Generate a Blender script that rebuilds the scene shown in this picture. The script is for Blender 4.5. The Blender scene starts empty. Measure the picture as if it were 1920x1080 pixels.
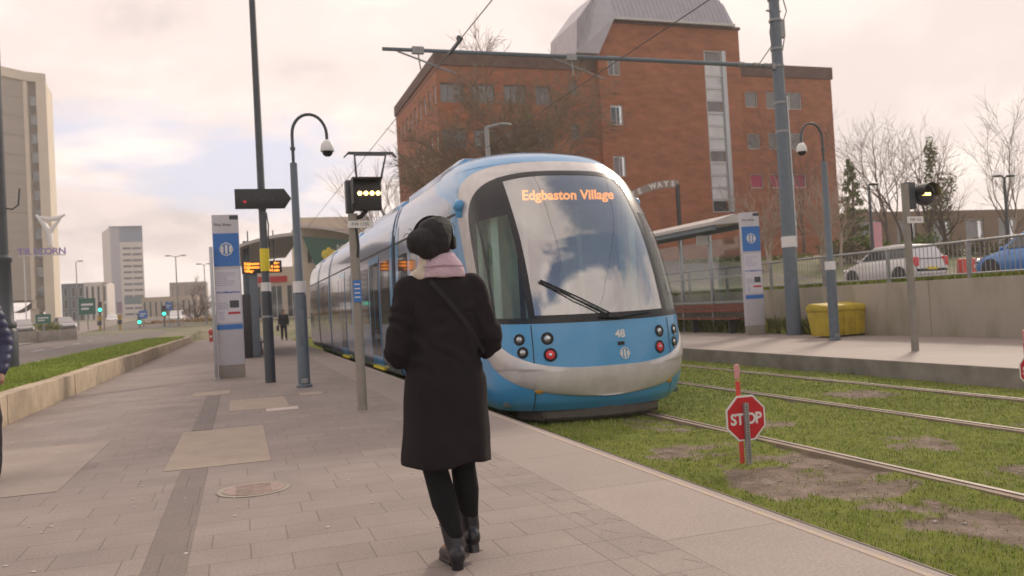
import bpy, bmesh, math, random
import numpy as np
from mathutils import Vector, Matrix, noise as mnoise
R = math.radians
scene = bpy.context.scene
col = scene.collection
random.seed(7)

# ------------------------------------------------------------------ camera
cam_d = bpy.data.cameras.new('camera'); cam = bpy.data.objects.new('camera', cam_d); col.objects.link(cam)
F = 1550.0; PSI = R(18.298); TH = R(1.253); RO = R(3.148); EYE = 1.22
fw = Vector((math.sin(PSI)*math.cos(TH), math.cos(PSI)*math.cos(TH), math.sin(TH)))
rt = Vector((math.cos(PSI), -math.sin(PSI), 0)); up = rt.cross(fw)
rx = rt*math.cos(RO) - up*math.sin(RO); ux = rt*math.sin(RO) + up*math.cos(RO)
M = Matrix.Identity(4)
for i in range(3):
    M[i][0] = rx[i]; M[i][1] = ux[i]; M[i][2] = -fw[i]
M.translation = Vector((0, 0, EYE)); cam.matrix_world = M
cam_d.sensor_width = 36; cam_d.lens = F/1920*36; cam_d.clip_start = .05; cam_d.clip_end = 6000
cam_d.dof.use_dof = True; cam_d.dof.focus_distance = 5.0; cam_d.dof.aperture_fstop = 3.2
scene.camera = cam

# ------------------------------------------------------------------ world: hazy sky with warm cloud
SUN_EL = 30.0; SUN_AZ = 50.0      # azimuth from +Y towards +X
w = bpy.data.worlds.new('World'); scene.world = w; w.use_nodes = True
nt = w.node_tree; nt.nodes.clear(); N = nt.nodes.new; L = nt.links.new
out = N('ShaderNodeOutputWorld'); bg = N('ShaderNodeBackground'); bg.inputs['Strength'].default_value = .1
sky = N('ShaderNodeTexSky'); sky.sky_type = 'NISHITA'; sky.sun_disc = False
sky.sun_elevation = R(SUN_EL); sky.sun_rotation = R(SUN_AZ); sky.air_density = 1.2; sky.dust_density = 2.5
tc = N('ShaderNodeTexCoord'); sep = N('ShaderNodeSeparateXYZ'); L(tc.outputs['Generated'], sep.inputs[0])
def wmath(op, a, b=None, clamp=False):
    n = N('ShaderNodeMath'); n.operation = op; n.use_clamp = clamp
    for i, v in enumerate((a, b)):
        if v is None: continue
        if isinstance(v, (int, float)): n.inputs[i].default_value = v
        else: L(v, n.inputs[i])
    return n.outputs[0]
zden = wmath('ADD', wmath('MAXIMUM', sep.outputs['Z'], 0.0), .22)
comb = N('ShaderNodeCombineXYZ'); L(wmath('DIVIDE', sep.outputs['X'], zden), comb.inputs[0]); L(wmath('DIVIDE', sep.outputs['Y'], zden), comb.inputs[1])
L(wmath('MULTIPLY', sep.outputs['Z'], 1.5), comb.inputs[2])
def wnoise(scale, detail, rough, off):
    mp = N('ShaderNodeMapping'); mp.inputs['Location'].default_value = off; L(comb.outputs[0], mp.inputs[0])
    n = N('ShaderNodeTexNoise'); n.inputs['Scale'].default_value = scale; n.inputs['Detail'].default_value = detail
    n.inputs['Roughness'].default_value = rough; n.inputs['Distortion'].default_value = .25; L(mp.outputs[0], n.inputs['Vector']); return n.outputs['Fac']
def wramp(fac, stops):
    r = N('ShaderNodeValToRGB'); e = r.color_ramp.elements; r.color_ramp.interpolation = 'EASE'
    while len(e) < len(stops): e.new(.5)
    for k, (p, c) in enumerate(stops): e[k].position = p; e[k].color = (*c, 1)
    L(fac, r.inputs[0]); return r.outputs[0]
def wmix(f, a, b, mode='MIX'):
    m = N('ShaderNodeMix'); m.data_type = 'RGBA'; m.blend_type = mode
    for s, v in ((0, f), (6, a), (7, b)):
        if isinstance(v, (int, float)): m.inputs[s].default_value = v
        elif isinstance(v, tuple): m.inputs[s].default_value = (*v, 1)
        else: L(v, m.inputs[s])
    return m.outputs[2]
shade = wramp(wnoise(1.15, 6, .55, (3.1, 1.7, 0)), [(.33, (5.1, 4.35, 4.3)), (.47, (7.5, 6.3, 5.9)), (.60, (9.5, 8.2, 7.5))])
rear = wramp(wmath('ADD', wmath('MULTIPLY', sep.outputs['Y'], -1.0), .1), [(0, (0, 0, 0)), (.55, (1, 1, 1))])
cover = wramp(wmath('SUBTRACT', wnoise(.8, 5, .55, (8.3, 4.4, .6)), wmath('MULTIPLY', rear, .14)), [(.29, (0, 0, 0)), (.38, (1, 1, 1))])
side = wramp(wmath('ADD', wmath('MULTIPLY', sep.outputs['X'], .8), .35), [(0, (0, 0, 0)), (1, (1, 1, 1))])
cloud = wmix(wmath('MULTIPLY', side, .42), shade, (9.8, 8.5, 7.6))
blue = wmix(wmath('SUBTRACT', .85, wmath('MULTIPLY', rear, .7)), sky.outputs[0], (6.2, 6.1, 7.2))
hv = N('ShaderNodeVectorMath'); hv.operation = 'DOT_PRODUCT'; L(tc.outputs['Generated'], hv.inputs[0]); hv.inputs[1].default_value = (.64, -.04, .77)
hole_ = wramp(wmath('ADD', hv.outputs['Value'], wmath('MULTIPLY', wmath('SUBTRACT', wnoise(2.2, 6, .6, (1, 5, 2)), .5), .30)), [(.86, (0, 0, 0)), (.945, (1, 1, 1))])
L(wmix(wmath('MULTIPLY', hole_, .85), wmix(cover, blue, cloud), wmix(.25, sky.outputs[0], (2.8, 3.2, 3.9))), bg.inputs['Color']); L(bg.outputs[0], out.inputs[0])

# ------------------------------------------------------------------ sun through thin cloud
sd = bpy.data.lights.new('sun', 'SUN'); so = bpy.data.objects.new('sun', sd); col.objects.link(so)
sd.energy = 1.8; sd.angle = R(10); sd.color = (1, .86, .70)
sv = Vector((math.sin(R(SUN_AZ))*math.cos(R(SUN_EL)), math.cos(R(SUN_AZ))*math.cos(R(SUN_EL)), math.sin(R(SUN_EL))))
so.rotation_euler = sv.to_track_quat('Z', 'Y').to_euler()
vs = scene.view_settings; vs.view_transform = 'Standard'; vs.look = 'None'; vs.exposure = .50; vs.gamma = 1

# ------------------------------------------------------------------ materials
def mat(name, c, rough=.6, metal=0, var=.10, scale=6, bump=0, bscale=None, spec=.5, coat=0, emit=0, stretch=(1, 1, 1), c2=None, c2t=(.45, .6)):
    m = bpy.data.materials.new(name); m.use_nodes = True; t = m.node_tree; b = t.nodes['Principled BSDF']
    b.inputs['Roughness'].default_value = rough; b.inputs['Metallic'].default_value = metal
    b.inputs['Specular IOR Level'].default_value = spec; b.inputs['Coat Weight'].default_value = coat; b.inputs['Coat Roughness'].default_value = .06
    b.inputs['Base Color'].default_value = (*c, 1)
    if emit:
        b.inputs['Emission Color'].default_value = (*c, 1); b.inputs['Emission Strength'].default_value = emit; return m
    g = t.nodes.new('ShaderNodeTexCoord'); mp = t.nodes.new('ShaderNodeMapping'); mp.inputs['Scale'].default_value = stretch
    t.links.new(g.outputs['Object'], mp.inputs[0])
    n = t.nodes.new('ShaderNodeTexNoise'); n.inputs['Scale'].default_value = scale; n.inputs['Detail'].default_value = 6; n.inputs['Roughness'].default_value = .6
    t.links.new(mp.outputs[0], n.inputs['Vector'])
    r = t.nodes.new('ShaderNodeValToRGB'); e = r.color_ramp.elements
    e[0].position = .3; e[1].position = .7
    e[0].color = (*[x*(1-var) for x in c], 1); e[1].color = (*[min(1, x*(1+var)) for x in c], 1)
    if c2:
        e[0].position = c2t[0]; e[1].position = c2t[1]; e[0].color = (*c, 1); e[1].color = (*c2, 1)
    t.links.new(n.outputs['Fac'], r.inputs[0]); t.links.new(r.outputs[0], b.inputs['Base Color'])
    if bump:
        n2 = t.nodes.new('ShaderNodeTexNoise'); n2.inputs['Scale'].default_value = bscale or scale*4; n2.inputs['Detail'].default_value = 4
        t.links.new(mp.outputs[0], n2.inputs['Vector'])
        bp = t.nodes.new('ShaderNodeBump'); bp.inputs['Strength'].default_value = bump; bp.inputs['Distance'].default_value = .02
        t.links.new(n2.outputs['Fac'], bp.inputs['Height']); t.links.new(bp.outputs[0], b.inputs['Normal'])
    return m
def glass(name, tint, refl=.10, ior=1.6, rough=.02):
    m = bpy.data.materials.new(name); m.use_nodes = True; t = m.node_tree; t.nodes.clear()
    o = t.nodes.new('ShaderNodeOutputMaterial'); mx = t.nodes.new('ShaderNodeMixShader')
    tr = t.nodes.new('ShaderNodeBsdfTransparent'); tr.inputs[0].default_value = (*tint, 1)
    gl = t.nodes.new('ShaderNodeBsdfGlossy'); gl.inputs['Roughness'].default_value = rough
    ge = t.nodes.new('ShaderNodeNewGeometry'); dt = t.nodes.new('ShaderNodeVectorMath'); dt.operation = 'DOT_PRODUCT'
    t.links.new(ge.outputs['Normal'], dt.inputs[0]); t.links.new(ge.outputs['Incoming'], dt.inputs[1])
    def mth(op, a, b):
        n = t.nodes.new('ShaderNodeMath'); n.operation = op; n.use_clamp = op == 'ADD'
        for i, v in enumerate((a, b)):
            if isinstance(v, (int, float)): n.inputs[i].default_value = v
            elif v is not None: t.links.new(v, n.inputs[i])
        return n
    f0 = ((ior-1)/(ior+1))**2 + refl                # same reflectance from either side of a thin pane
    ad = mth('ADD', mth('MULTIPLY', mth('POWER', mth('SUBTRACT', 1.0, mth('ABSOLUTE', dt.outputs['Value'], None).outputs[0]).outputs[0], 5.0).outputs[0], 1-f0).outputs[0], f0)
    t.links.new(ad.outputs[0], mx.inputs[0])
    t.links.new(tr.outputs[0], mx.inputs[1]); t.links.new(gl.outputs[0], mx.inputs[2]); t.links.new(mx.outputs[0], o.inputs[0])
    return m
def bricktile(name, c1, c2, cm, bw, rh, mortar, rot=0, bias=0, bump=.3, rough=.75, off=.5, freq=2, stain=.25):
    m = bpy.data.materials.new(name); m.use_nodes = True; t = m.node_tree; b = t.nodes['Principled BSDF']; b.inputs['Roughness'].default_value = rough
    b.inputs['Specular IOR Level'].default_value = .3
    g = t.nodes.new('ShaderNodeTexCoord'); mp = t.nodes.new('ShaderNodeMapping'); mp.inputs['Rotation'].default_value = (0, 0, rot)
    t.links.new(g.outputs['Object'], mp.inputs[0])
    br = t.nodes.new('ShaderNodeTexBrick'); br.inputs['Scale'].default_value = 1; br.inputs['Brick Width'].default_value = bw; br.inputs['Row Height'].default_value = rh
    br.inputs['Mortar Size'].default_value = mortar; br.inputs['Mortar Smooth'].default_value = .3; br.inputs['Bias'].default_value = bias
    br.offset = off; br.offset_frequency = freq; br.squash = 1.6; br.squash_frequency = 3
    br.inputs['Color1'].default_value = (*c1, 1); br.inputs['Color2'].default_value = (*c2, 1); br.inputs['Mortar'].default_value = (*cm, 1)
    t.links.new(mp.outputs[0], br.inputs['Vector'])
    n = t.nodes.new('ShaderNodeTexNoise'); n.inputs['Scale'].default_value = .9; n.inputs['Detail'].default_value = 8; n.inputs['Roughness'].default_value = .65
    t.links.new(g.outputs['Object'], n.inputs['Vector'])
    r = t.nodes.new('ShaderNodeValToRGB'); e = r.color_ramp.elements; e[0].position = .3; e[1].position = .7
    e[0].color = (1-stain, 1-stain, 1-stain, 1); e[1].color = (1, 1, 1, 1); t.links.new(n.outputs['Fac'], r.inputs[0])
    n3 = t.nodes.new('ShaderNodeTexNoise'); n3.inputs['Scale'].default_value = 70; n3.inputs['Detail'].default_value = 3; t.links.new(g.outputs['Object'], n3.inputs['Vector'])
    r3 = t.nodes.new('ShaderNodeValToRGB'); e = r3.color_ramp.elements; e[0].position = .35; e[1].position = .65
    e[0].color = (.86, .86, .86, 1); e[1].color = (1.08, 1.08, 1.08, 1); t.links.new(n3.outputs['Fac'], r3.inputs[0])
    mx = t.nodes.new('ShaderNodeMix'); mx.data_type = 'RGBA'; mx.blend_type = 'MULTIPLY'; mx.inputs[0].default_value = 1
    t.links.new(br.outputs['Color'], mx.inputs[6]); t.links.new(r.outputs[0], mx.inputs[7])
    mx2 = t.nodes.new('ShaderNodeMix'); mx2.data_type = 'RGBA'; mx2.blend_type = 'MULTIPLY'; mx2.inputs[0].default_value = 1
    t.links.new(mx.outputs[2], mx2.inputs[6]); t.links.new(r3.outputs[0], mx2.inputs[7]); t.links.new(mx2.outputs[2], b.inputs['Base Color'])
    bp = t.nodes.new('ShaderNodeBump'); bp.inputs['Strength'].default_value = bump; bp.inputs['Distance'].default_value = .006; bp.invert = True
    t.links.new(br.outputs['Fac'], bp.inputs['Height']); t.links.new(bp.outputs[0], b.inputs['Normal'])
    return m

m_tile = bricktile('paving', (.335, .277, .25), (.30, .249, .224), (.225, .184, .165), .40, .30, .005, stain=.28)
m_band = bricktile('dark_paving', (.235, .198, .178), (.215, .18, .163), (.16, .135, .12), .22, .6, .004, stain=.2)
m_slab = mat('pale_slab', (.355, .287, .226), .8, var=.10, scale=3, bump=.15, bscale=60)
m_edge = bricktile('edge_slab', (.345, .29, .258), (.318, .268, .24), (.22, .18, .16), 6, 1.25, .006, off=0, stain=.15)
m_conc = mat('concrete', (.30, .265, .225), .85, var=.2, scale=2.2, bump=.25, bscale=30)
m_kerb = mat('sandstone_kerb', (.45, .36, .255), .85, var=.22, scale=2.5, bump=.3, bscale=25)
m_wallc = mat('stained_concrete', (.385, .335, .27), .88, scale=1.3, bump=.2, bscale=20, stretch=(1, 1, .3), c2=(.23, .215, .14), c2t=(.46, .72))
m_asph = mat('asphalt', (.16, .135, .125), .9, var=.15, scale=1.5, bump=.3, bscale=90)
m_white = mat('white_paint', (.72, .70, .68), .5, var=.05)
m_black = mat('black_plastic', (.02, .02, .022), .4, var=.1)
m_dkgrey = mat('dark_grey_paint', (.055, .062, .072), .45, var=.12, scale=9)
m_bluegrey = mat('blue_grey_paint', (.125, .155, .185), .45, var=.12, scale=7)
m_galv = mat('galvanised_steel', (.30, .30, .30), .5, metal=.3, var=.15, scale=12)
m_postgrey = mat('weathered_post', (.26, .235, .20), .6, var=.12, scale=8)
m_steel = mat('steel', (.42, .43, .45), .35, metal=.6, var=.08)
m_yellow = mat('yellow_band', (.78, .62, .03), .5, var=.05)
m_brick = mat('red_brick', (.335, .125, .060), .88, var=.26, scale=.9, bump=.2, bscale=12, stretch=(1, 1, 2.5))
m_brickdk = mat('dark_brick_band', (.13, .075, .06), .9, var=.2, scale=2)
m_zinc = mat('zinc_cladding', (.42, .40, .43), .45, metal=.15, var=.1, scale=1.5)
m_wing = glass('window_glass', (.10, .12, .14), .22, 1.5)
m_wframe = mat('window_frame', (.55, .54, .53), .5, var=.06)
m_red = mat('sign_red', (.52, .012, .022), .45, var=.06)
m_blue = mat('sign_blue', (.035, .17, .50), .4, var=.05)
m_orange = mat('led_orange', (1.0, .30, .03), emit=1.5); m_disp = mat('display_orange', (1.0, .27, .01), emit=2.3)
m_lampy = mat('signal_lamp', (1.0, .72, .22), emit=3.5)
m_lampg = mat('green_lamp', (.05, 1.0, .62), emit=1.6)
m_soil = mat('soil', (.16, .12, .085), .95, var=.3, scale=4, bump=.5)
m_bark = mat('bark', (.13, .10, .08), .9, var=.25, scale=8)
m_twig = mat('twig', (.15, .105, .085), .9, var=.2)
m_birch = mat('pale_bark', (.42, .34, .27), .8, var=.2, scale=9)
def leafmat(name, c, c2):
    m = mat(name, c, .7, var=.2, scale=2.0, c2=c2, c2t=(.35, .65)); m.node_tree.nodes['Principled BSDF'].inputs['Specular IOR Level'].default_value = .2; return m
m_leaf = leafmat('evergreen_leaf', (.06, .11, .025), (.13, .20, .045))
m_ivy = leafmat('ivy_leaf', (.10, .125, .03), (.20, .20, .06))
m_hedge = leafmat('hedge_leaf', (.14, .17, .03), (.24, .25, .05))
m_dry = leafmat('dry_bush', (.34, .22, .11), (.46, .32, .17))

# ------------------------------------------------------------------ mesh helpers
class MB:
    def __init__(s): s.v = []; s.f = []; s.m = []
    def add(s, vs, fs, m=0, X=None):
        b = len(s.v)
        s.v += [tuple(X @ Vector(p)) for p in vs] if X is not None else [tuple(p) for p in vs]
        s.f += [tuple(i+b for i in f) for f in fs]; s.m += [m]*len(fs); return s
    def box(s, x0, x1, y0, y1, z0, z1, m=0, X=None):
        return s.add([(x0, y0, z0), (x1, y0, z0), (x1, y1, z0), (x0, y1, z0), (x0, y0, z1), (x1, y0, z1), (x1, y1, z1), (x0, y1, z1)],
                     [(0, 3, 2, 1), (4, 5, 6, 7), (0, 1, 5, 4), (1, 2, 6, 5), (2, 3, 7, 6), (3, 0, 4, 7)], m, X)
    def tube(s, pts, r, n=8, m=0, X=None, cap=True):
        pts = [Vector(p) for p in pts]; k = len(pts); rs = r if isinstance(r, (list, tuple)) else [r]*k
        vs = []; fs = []; ref = None
        for i, p in enumerate(pts):
            d = (pts[min(i+1, k-1)] - pts[max(i-1, 0)]).normalized()
            if ref is None: ref = Vector((1, 0, 0)) if abs(d.x) < .8 else Vector((0, 1, 0))
            a = (ref - d*ref.dot(d)).normalized(); ref = a; b = d.cross(a)
            vs += [p + (a*math.cos(2*math.pi*j/n) + b*math.sin(2*math.pi*j/n))*rs[i] for j in range(n)]
        for i in range(k-1):
            for j in range(n):
                q = (j+1) % n; fs.append((i*n+j, i*n+q, (i+1)*n+q, (i+1)*n+j))
        if cap: fs.append(tuple(range(n-1, -1, -1))); fs.append(tuple((k-1)*n+j for j in range(n)))
        return s.add(vs, fs, m, X)
    def lathe(s, prof, n=20, m=0, X=None):
        vs = []; fs = []; k = len(prof)
        for (r, z) in prof: vs += [(r*math.cos(2*math.pi*j/n), r*math.sin(2*math.pi*j/n), z) for j in range(n)]
        for i in range(k-1):
            for j in range(n):
                q = (j+1) % n; fs.append((i*n+j, i*n+q, (i+1)*n+q, (i+1)*n+j))
        fs.append(tuple(range(n-1, -1, -1))); fs.append(tuple((k-1)*n+j for j in range(n)))
        return s.add(vs, fs, m, X)
    def prism(s, poly, a, b, axis='y', m=0, X=None, m2=None):
        # poly of 2-D points; axis y: (x,z), axis x: (y,z), axis z: (x,y)
        def P(p, t): return {'y': (p[0], t, p[1]), 'x': (t, p[0], p[1]), 'z': (p[0], p[1], t)}[axis]
        n = len(poly); vs = [P(p, a) for p in poly] + [P(p, b) for p in poly]
        s.add(vs, [tuple(range(n-1, -1, -1)), tuple(range(n, 2*n))], m if m2 is None else m2, X)
        return s.add(vs, [(i, (i+1) % n, n+(i+1) % n, n+i) for i in range(n)], m, X)
    def ell(s, c, r, nu=16, nv=10, m=0, X=None):
        r = (r, r, r) if isinstance(r, (int, float)) else r
        vs = [(c[0], c[1], c[2]-r[2])]; fs = []
        for i in range(1, nv):
            th = -math.pi/2 + math.pi*i/nv
            vs += [(c[0]+r[0]*math.cos(th)*math.cos(2*math.pi*j/nu), c[1]+r[1]*math.cos(th)*math.sin(2*math.pi*j/nu), c[2]+r[2]*math.sin(th)) for j in range(nu)]
        vs.append((c[0], c[1], c[2]+r[2])); T = len(vs)-1
        for j in range(nu):
            q = (j+1) % nu; fs.append((0, 1+q, 1+j))
            for i in range(nv-2): a = 1+i*nu; fs.append((a+j, a+q, a+nu+q, a+nu+j))
            a = 1+(nv-2)*nu; fs.append((a+j, a+q, T))
        return s.add(vs, fs, m, X)
    def grid(s, rows, m=0, X=None, flip=False):
        k = len(rows); n = len(rows[0]); vs = [p for r in rows for p in r]
        fs = [(i*n+j, i*n+j+1, (i+1)*n+j+1, (i+1)*n+j) for i in range(k-1) for j in range(n-1)]
        if flip: fs = [f[::-1] for f in fs]
        return s.add(vs, fs, m, X)
    def capsule(s, a, b, ra, rb, n=14, m=0):
        a = Vector(a); b = Vector(b); d = (b-a); Lc = d.length; d = d.normalized() if Lc > 1e-6 else Vector((0, 0, 1))
        pts = []; rs = []
        for t in (-.98, -.8, -.45, 0): pts.append(a + d*ra*t); rs.append(ra*math.sqrt(1-t*t))
        for t in (0, .45, .8, .98): pts.append(b + d*rb*t); rs.append(rb*math.sqrt(1-t*t))
        return s.tube(pts, rs, n, m)
    def mesh(s, name, mats, smooth=38, bevel=0):
        me = bpy.data.meshes.new(name); me.from_pydata(s.v, [], s.f)
        for q in (mats if isinstance(mats, (list, tuple)) else [mats]): me.materials.append(q)
        me.polygons.foreach_set('material_index', s.m)
        if bevel:
            bm = bmesh.new(); bm.from_mesh(me); bmesh.ops.remove_doubles(bm, verts=bm.verts, dist=1e-5)
            bmesh.ops.recalc_face_normals(bm, faces=bm.faces)
            ed = [e for e in bm.edges if len(e.link_faces) == 2 and e.calc_face_angle(0) > R(40)]
            bmesh.ops.bevel(bm, geom=ed, offset=bevel, segments=2, affect='EDGES', profile=.6, clamp_overlap=True); bm.to_mesh(me); bm.free()
        if smooth:
            me.polygons.foreach_set('use_smooth', [True]*len(me.polygons)); me.set_sharp_from_angle(angle=R(smooth))
        me.update(); return me
    def build(s, name, mats, parent=None, smooth=38, bevel=0, loc=None, rot=None):
        return link(name, s.mesh(name, mats, smooth, bevel), parent, loc, rot)
def link(name, me, parent=None, loc=None, rot=None):
    o = bpy.data.objects.new(name, me); col.objects.link(o)
    if parent is not None: o.parent = parent
    if loc is not None: o.location = loc
    if rot is not None: o.rotation_euler = rot
    return o
def tag(o, label=None, cat=None, group=None, kind=None):
    if label: o['label'] = label
    if cat: o['category'] = cat
    if group: o['group'] = group
    if kind: o['kind'] = kind
    return o
def thing(name, label, cat, loc=(0, 0, 0), rz=0, group=None):
    o = bpy.data.objects.new(name, None); col.objects.link(o); o.location = loc; o.rotation_euler = (0, 0, rz); o.empty_display_size = .2
    return tag(o, label, cat, group)
def copy_tree(o, parent=None):
    c = o.copy(); col.objects.link(c); c.parent = parent
    for ch in list(o.children): copy_tree(ch, c)
    return c
def struct(name, mb, mats, **k): return tag(mb.build(name, mats, **k), kind='structure')
def text_mesh(txt, size, depth=.004, bold=0.0, align='CENTER'):
    cu = bpy.data.curves.new('text', 'FONT'); cu.body = txt; cu.size = size; cu.extrude = depth; cu.offset = bold; cu.align_x = align; cu.align_y = 'CENTER'; cu.resolution_u = 3
    o = bpy.data.objects.new('text', cu); col.objects.link(o); dg = bpy.context.evaluated_depsgraph_get(); dg.update()
    me = bpy.data.meshes.new_from_object(o.evaluated_get(dg)); bpy.data.objects.remove(o); bpy.data.curves.remove(cu); return me
def text(name, txt, size, m, loc, parent=None, rot=(R(90), 0, 0), depth=.004, bold=0.0, align='CENTER'):
    me = text_mesh(txt, size, depth, bold, align); me.name = name; me.materials.clear(); me.materials.append(m); return link(name, me, parent, loc, rot)
def remesh(mb, voxel, smooth=4, fac=.5):
    me = mb.mesh('tmp', m_white, 0); o = bpy.data.objects.new('tmp', me); col.objects.link(o)
    r = o.modifiers.new('r', 'REMESH'); r.mode = 'VOXEL'; r.voxel_size = voxel; r.use_smooth_shade = True
    s = o.modifiers.new('s', 'SMOOTH'); s.iterations = smooth; s.factor = fac
    dg = bpy.context.evaluated_depsgraph_get(); dg.update(); res = bpy.data.meshes.new_from_object(o.evaluated_get(dg))
    bpy.data.objects.remove(o); bpy.data.meshes.remove(me); res.materials.clear()
    res.polygons.foreach_set('use_smooth', [True]*len(res.polygons)); return res
def rough_up(me, amp, sc, seed=0):
    for v in me.vertices:
        v.co += v.normal*(mnoise.noise(v.co*sc + Vector((seed, 0, 0)))*amp)
def smst(a, b, x):
    t = min(1, max(0, (x-a)/(b-a))); return t*t*(3-2*t)
def pchip(xs, ys):
    xs = np.array(xs, float); ys = np.array(ys, float); h = np.diff(xs); d = np.diff(ys)/h; m = np.zeros_like(xs)
    for i in range(1, len(xs)-1):
        if d[i-1]*d[i] > 0: m[i] = 2*d[i-1]*d[i]/(d[i-1]+d[i])
    m[0] = d[0]; m[-1] = d[-1]
    def f(x):
        x = min(max(x, xs[0]), xs[-1]); i = min(int(np.searchsorted(xs, x, 'right'))-1, len(xs)-2); t = (x-xs[i])/h[i]
        return float((2*t**3-3*t**2+1)*ys[i] + (t**3-2*t**2+t)*h[i]*m[i] + (3*t**2-2*t**3)*ys[i+1] + (t**3-t**2)*h[i]*m[i+1])
    return f

# ================================================================== SETTING
def gz(x, y):
    far = .3 + smst(45, 170, y)*2.6
    if x < -3.2: return far
    if x < 15.145: return -.55 + smst(62, 75, y)*(far+.55)
    r = 1.22 + smst(28, 54, y)*2.63
    if x < 17.2: r = max(r, 1.2)
    k = smst(150, 300, y); return r*(1-k) + 3.0*k
xs = [-4000, -800, -200, -90, -50, -30, -20, -12, -5.4, -3.21, -3.2, 0, 2.7, 10.3, 15.14, 15.15, 17.19, 17.2, 20, 25, 30, 40, 50, 65, 90, 200, 800, 4000]
ys = [-600, -60, -10, 0, 8, 16, 24, 28, 32, 36, 40, 44, 48, 52, 56, 62, 66, 70, 75, 90, 110, 130, 150, 170, 200, 240, 300, 600, 1500, 4500]
g = MB(); g.grid([[(x, y, gz(x, y)) for x in xs] for y in ys])
struct('ground', g, mat('ground_earth', (.13, .14, .06), .95, scale=.3, c2=(.25, .21, .15), c2t=(.4, .65)), smooth=0)

# near platform: paving, dark strip, smooth edge slabs (sheets stepped 4 mm)
p = MB(); p.box(-3.02, 1.72, -6, 62, -.6, 0)
struct('platform_paving', p, m_tile)
p = MB(); p.box(1.72, 1.97, -6, 62, -.6, .001)
struct('tactile_strip', p, m_tile)
t = MB()
for i in range(60):
    for j in range(2):
        cy = -1+i*.42+j*.21; cx = 1.785+j*.12
        t.tube([(cx-.05, cy-.05, -.001), (cx, cy+.05, -.001), (cx+.05, cy-.05, -.001)], .0038, 6)
struct('tactile_ribs', t, m_tile)
p = MB(); p.box(1.97, 2.745, -6, 62, -.6, .002)
struct('platform_edge_paving', p, m_edge)
p = MB(); p.box(2.66, 2.695, -6, 62, -.59, .0045)
struct('platform_edge_line', p, mat('worn_yellow_line', (.40, .325, .285), .85, scale=9, c2=(.46, .36, .19), c2t=(.45, .7)))
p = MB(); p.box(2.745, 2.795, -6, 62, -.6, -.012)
struct('platform_edge_shade', p, mat('rusty_edge_shade', (.055, .04, .032), .9, var=.3))  # dark rust colour stands in for the shaded gap along the edge
for (n, x0, x1, y0, y1, m_) in (('paving_band', -.52, -.31, -6, 7.46, m_band), ('paving_band', -.58, -.36, 10.1, 14.78, m_band),
        ('pale_paving_slab', -.66, .20, 7.5, 10.05, m_slab), ('pale_paving_slab', -.2, .6, 11.9, 13.5, m_slab), ('pale_paving_slab', -2.45, -1.38, 7.1, 9.9, mat('worn_slab', (.315, .26, .226), .85, var=.12, scale=2, bump=.2, bscale=50)),
        ('pale_paving_slab', -.81, -.22, 14.8, 15.6, m_slab), ('pale_paving_slab', .28, .70, 11.5, 11.86, mat('whitish_slab', (.52, .43, .39), .8)), ('pale_paving_slab', .84, 1.2, 13.4, 13.85, m_slab)):
    b = MB(); b.box(x0, x1, y0, y1, -.05, .0045); struct(n, b, m_)
mh = MB(); mh.lathe([(.0, 0), (.255, .0), (.255, .005), (.225, .0055), (.22, .004), (.0, .004)], 40)
ml = MB(); ml.lathe([(.0, .003), (.215, .003), (.215, .0075), (0, .0075)], 40)
for k in range(9): ml.box(-.12, .12, -.17+k*.04, -.16+k*.04, .0076, .0095)
hole = thing('manhole_cover', 'oval looking round reddish brown manhole cover with pale ring set in the near paving', 'manhole cover', (.04, 6.3, .001))
mh.build('ring', m_conc, hole); ml.build('lid', mat('rusty_iron', (.29, .215, .185), .7, var=.25, scale=14), hole)
lit = MB()
rl = random.Random(3)
for k in range(70):
    x = rl.uniform(-2.5, 1.6); y = rl.uniform(3.3, 11); s = rl.uniform(.006, .016)
    lit.ell((x, y, .003), (s, s*rl.uniform(.6, 1.4), .003), 8, 4)
tag(lit.build('chewing_gum_spots', mat('gum', (.5, .44, .4), .9)), kind='stuff')

# left retaining kerb, verge, road
kb = thing('low_retaining_wall', 'long low sandstone coloured retaining wall between the paving and the left grass verge', 'wall', (-3.15, 0, 0))
rl = random.Random(5); y = -4.0
while y < 57:
    ln = 2.4; b = MB(); dz = rl.uniform(-.012, .012); dx = rl.uniform(-.01, .01)
    b.box(-.14+dx, .12+dx, y+.006, y+ln-.006, -.25, .40+dz); b.build('coping_block', m_kerb, kb, bevel=.012); y += ln
v = MB(); v.grid([[(x, y, .355 + .03*mnoise.noise(Vector((x, y*.5, 0)))*(1 if -5.3 < x < -3.4 else 0)) for x in np.linspace(-5.42, -3.26, 12)] for y in np.linspace(-8, 70, 120)])
m_grass = mat('grass', (.16, .235, .03), .9, scale=2.5, c2=(.26, .32, .05), c2t=(.35, .65), bump=.6, bscale=40)
struct('grass_verge', v, m_grass)
b = MB(); b.box(-5.6, -5.42, -8, 75, -.1, .40); struct('road_kerb', b, m_conc, bevel=.01)
rd = MB(); rows = []
for y in np.linspace(-20, 300, 80):
    xl = -13.5 if y < 62 else -13.5 + (y-62)*.02; rows.append([(x, y, gz(min(x, -3.3), y)+.006) for x in np.linspace(xl, -5.6, 6)])
rd.grid(rows); struct('road', rd, m_asph)
rm = MB()
for k in range(30): rm.box(-9.6, -9.5, -10+k*5, -7.5+k*5, 0, .004, X=Matrix.Translation((0, 0, gz(-9, -8+k*5)+.008)))
struct('road_marking', rm, m_white)
pv = MB(); pv.grid([[(x, y, gz(x, y)+.05) for x in (-60, -40, -22, -13.4)] for y in np.linspace(-20, 130, 50)]); struct('far_pavement', pv, m_tile)

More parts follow.
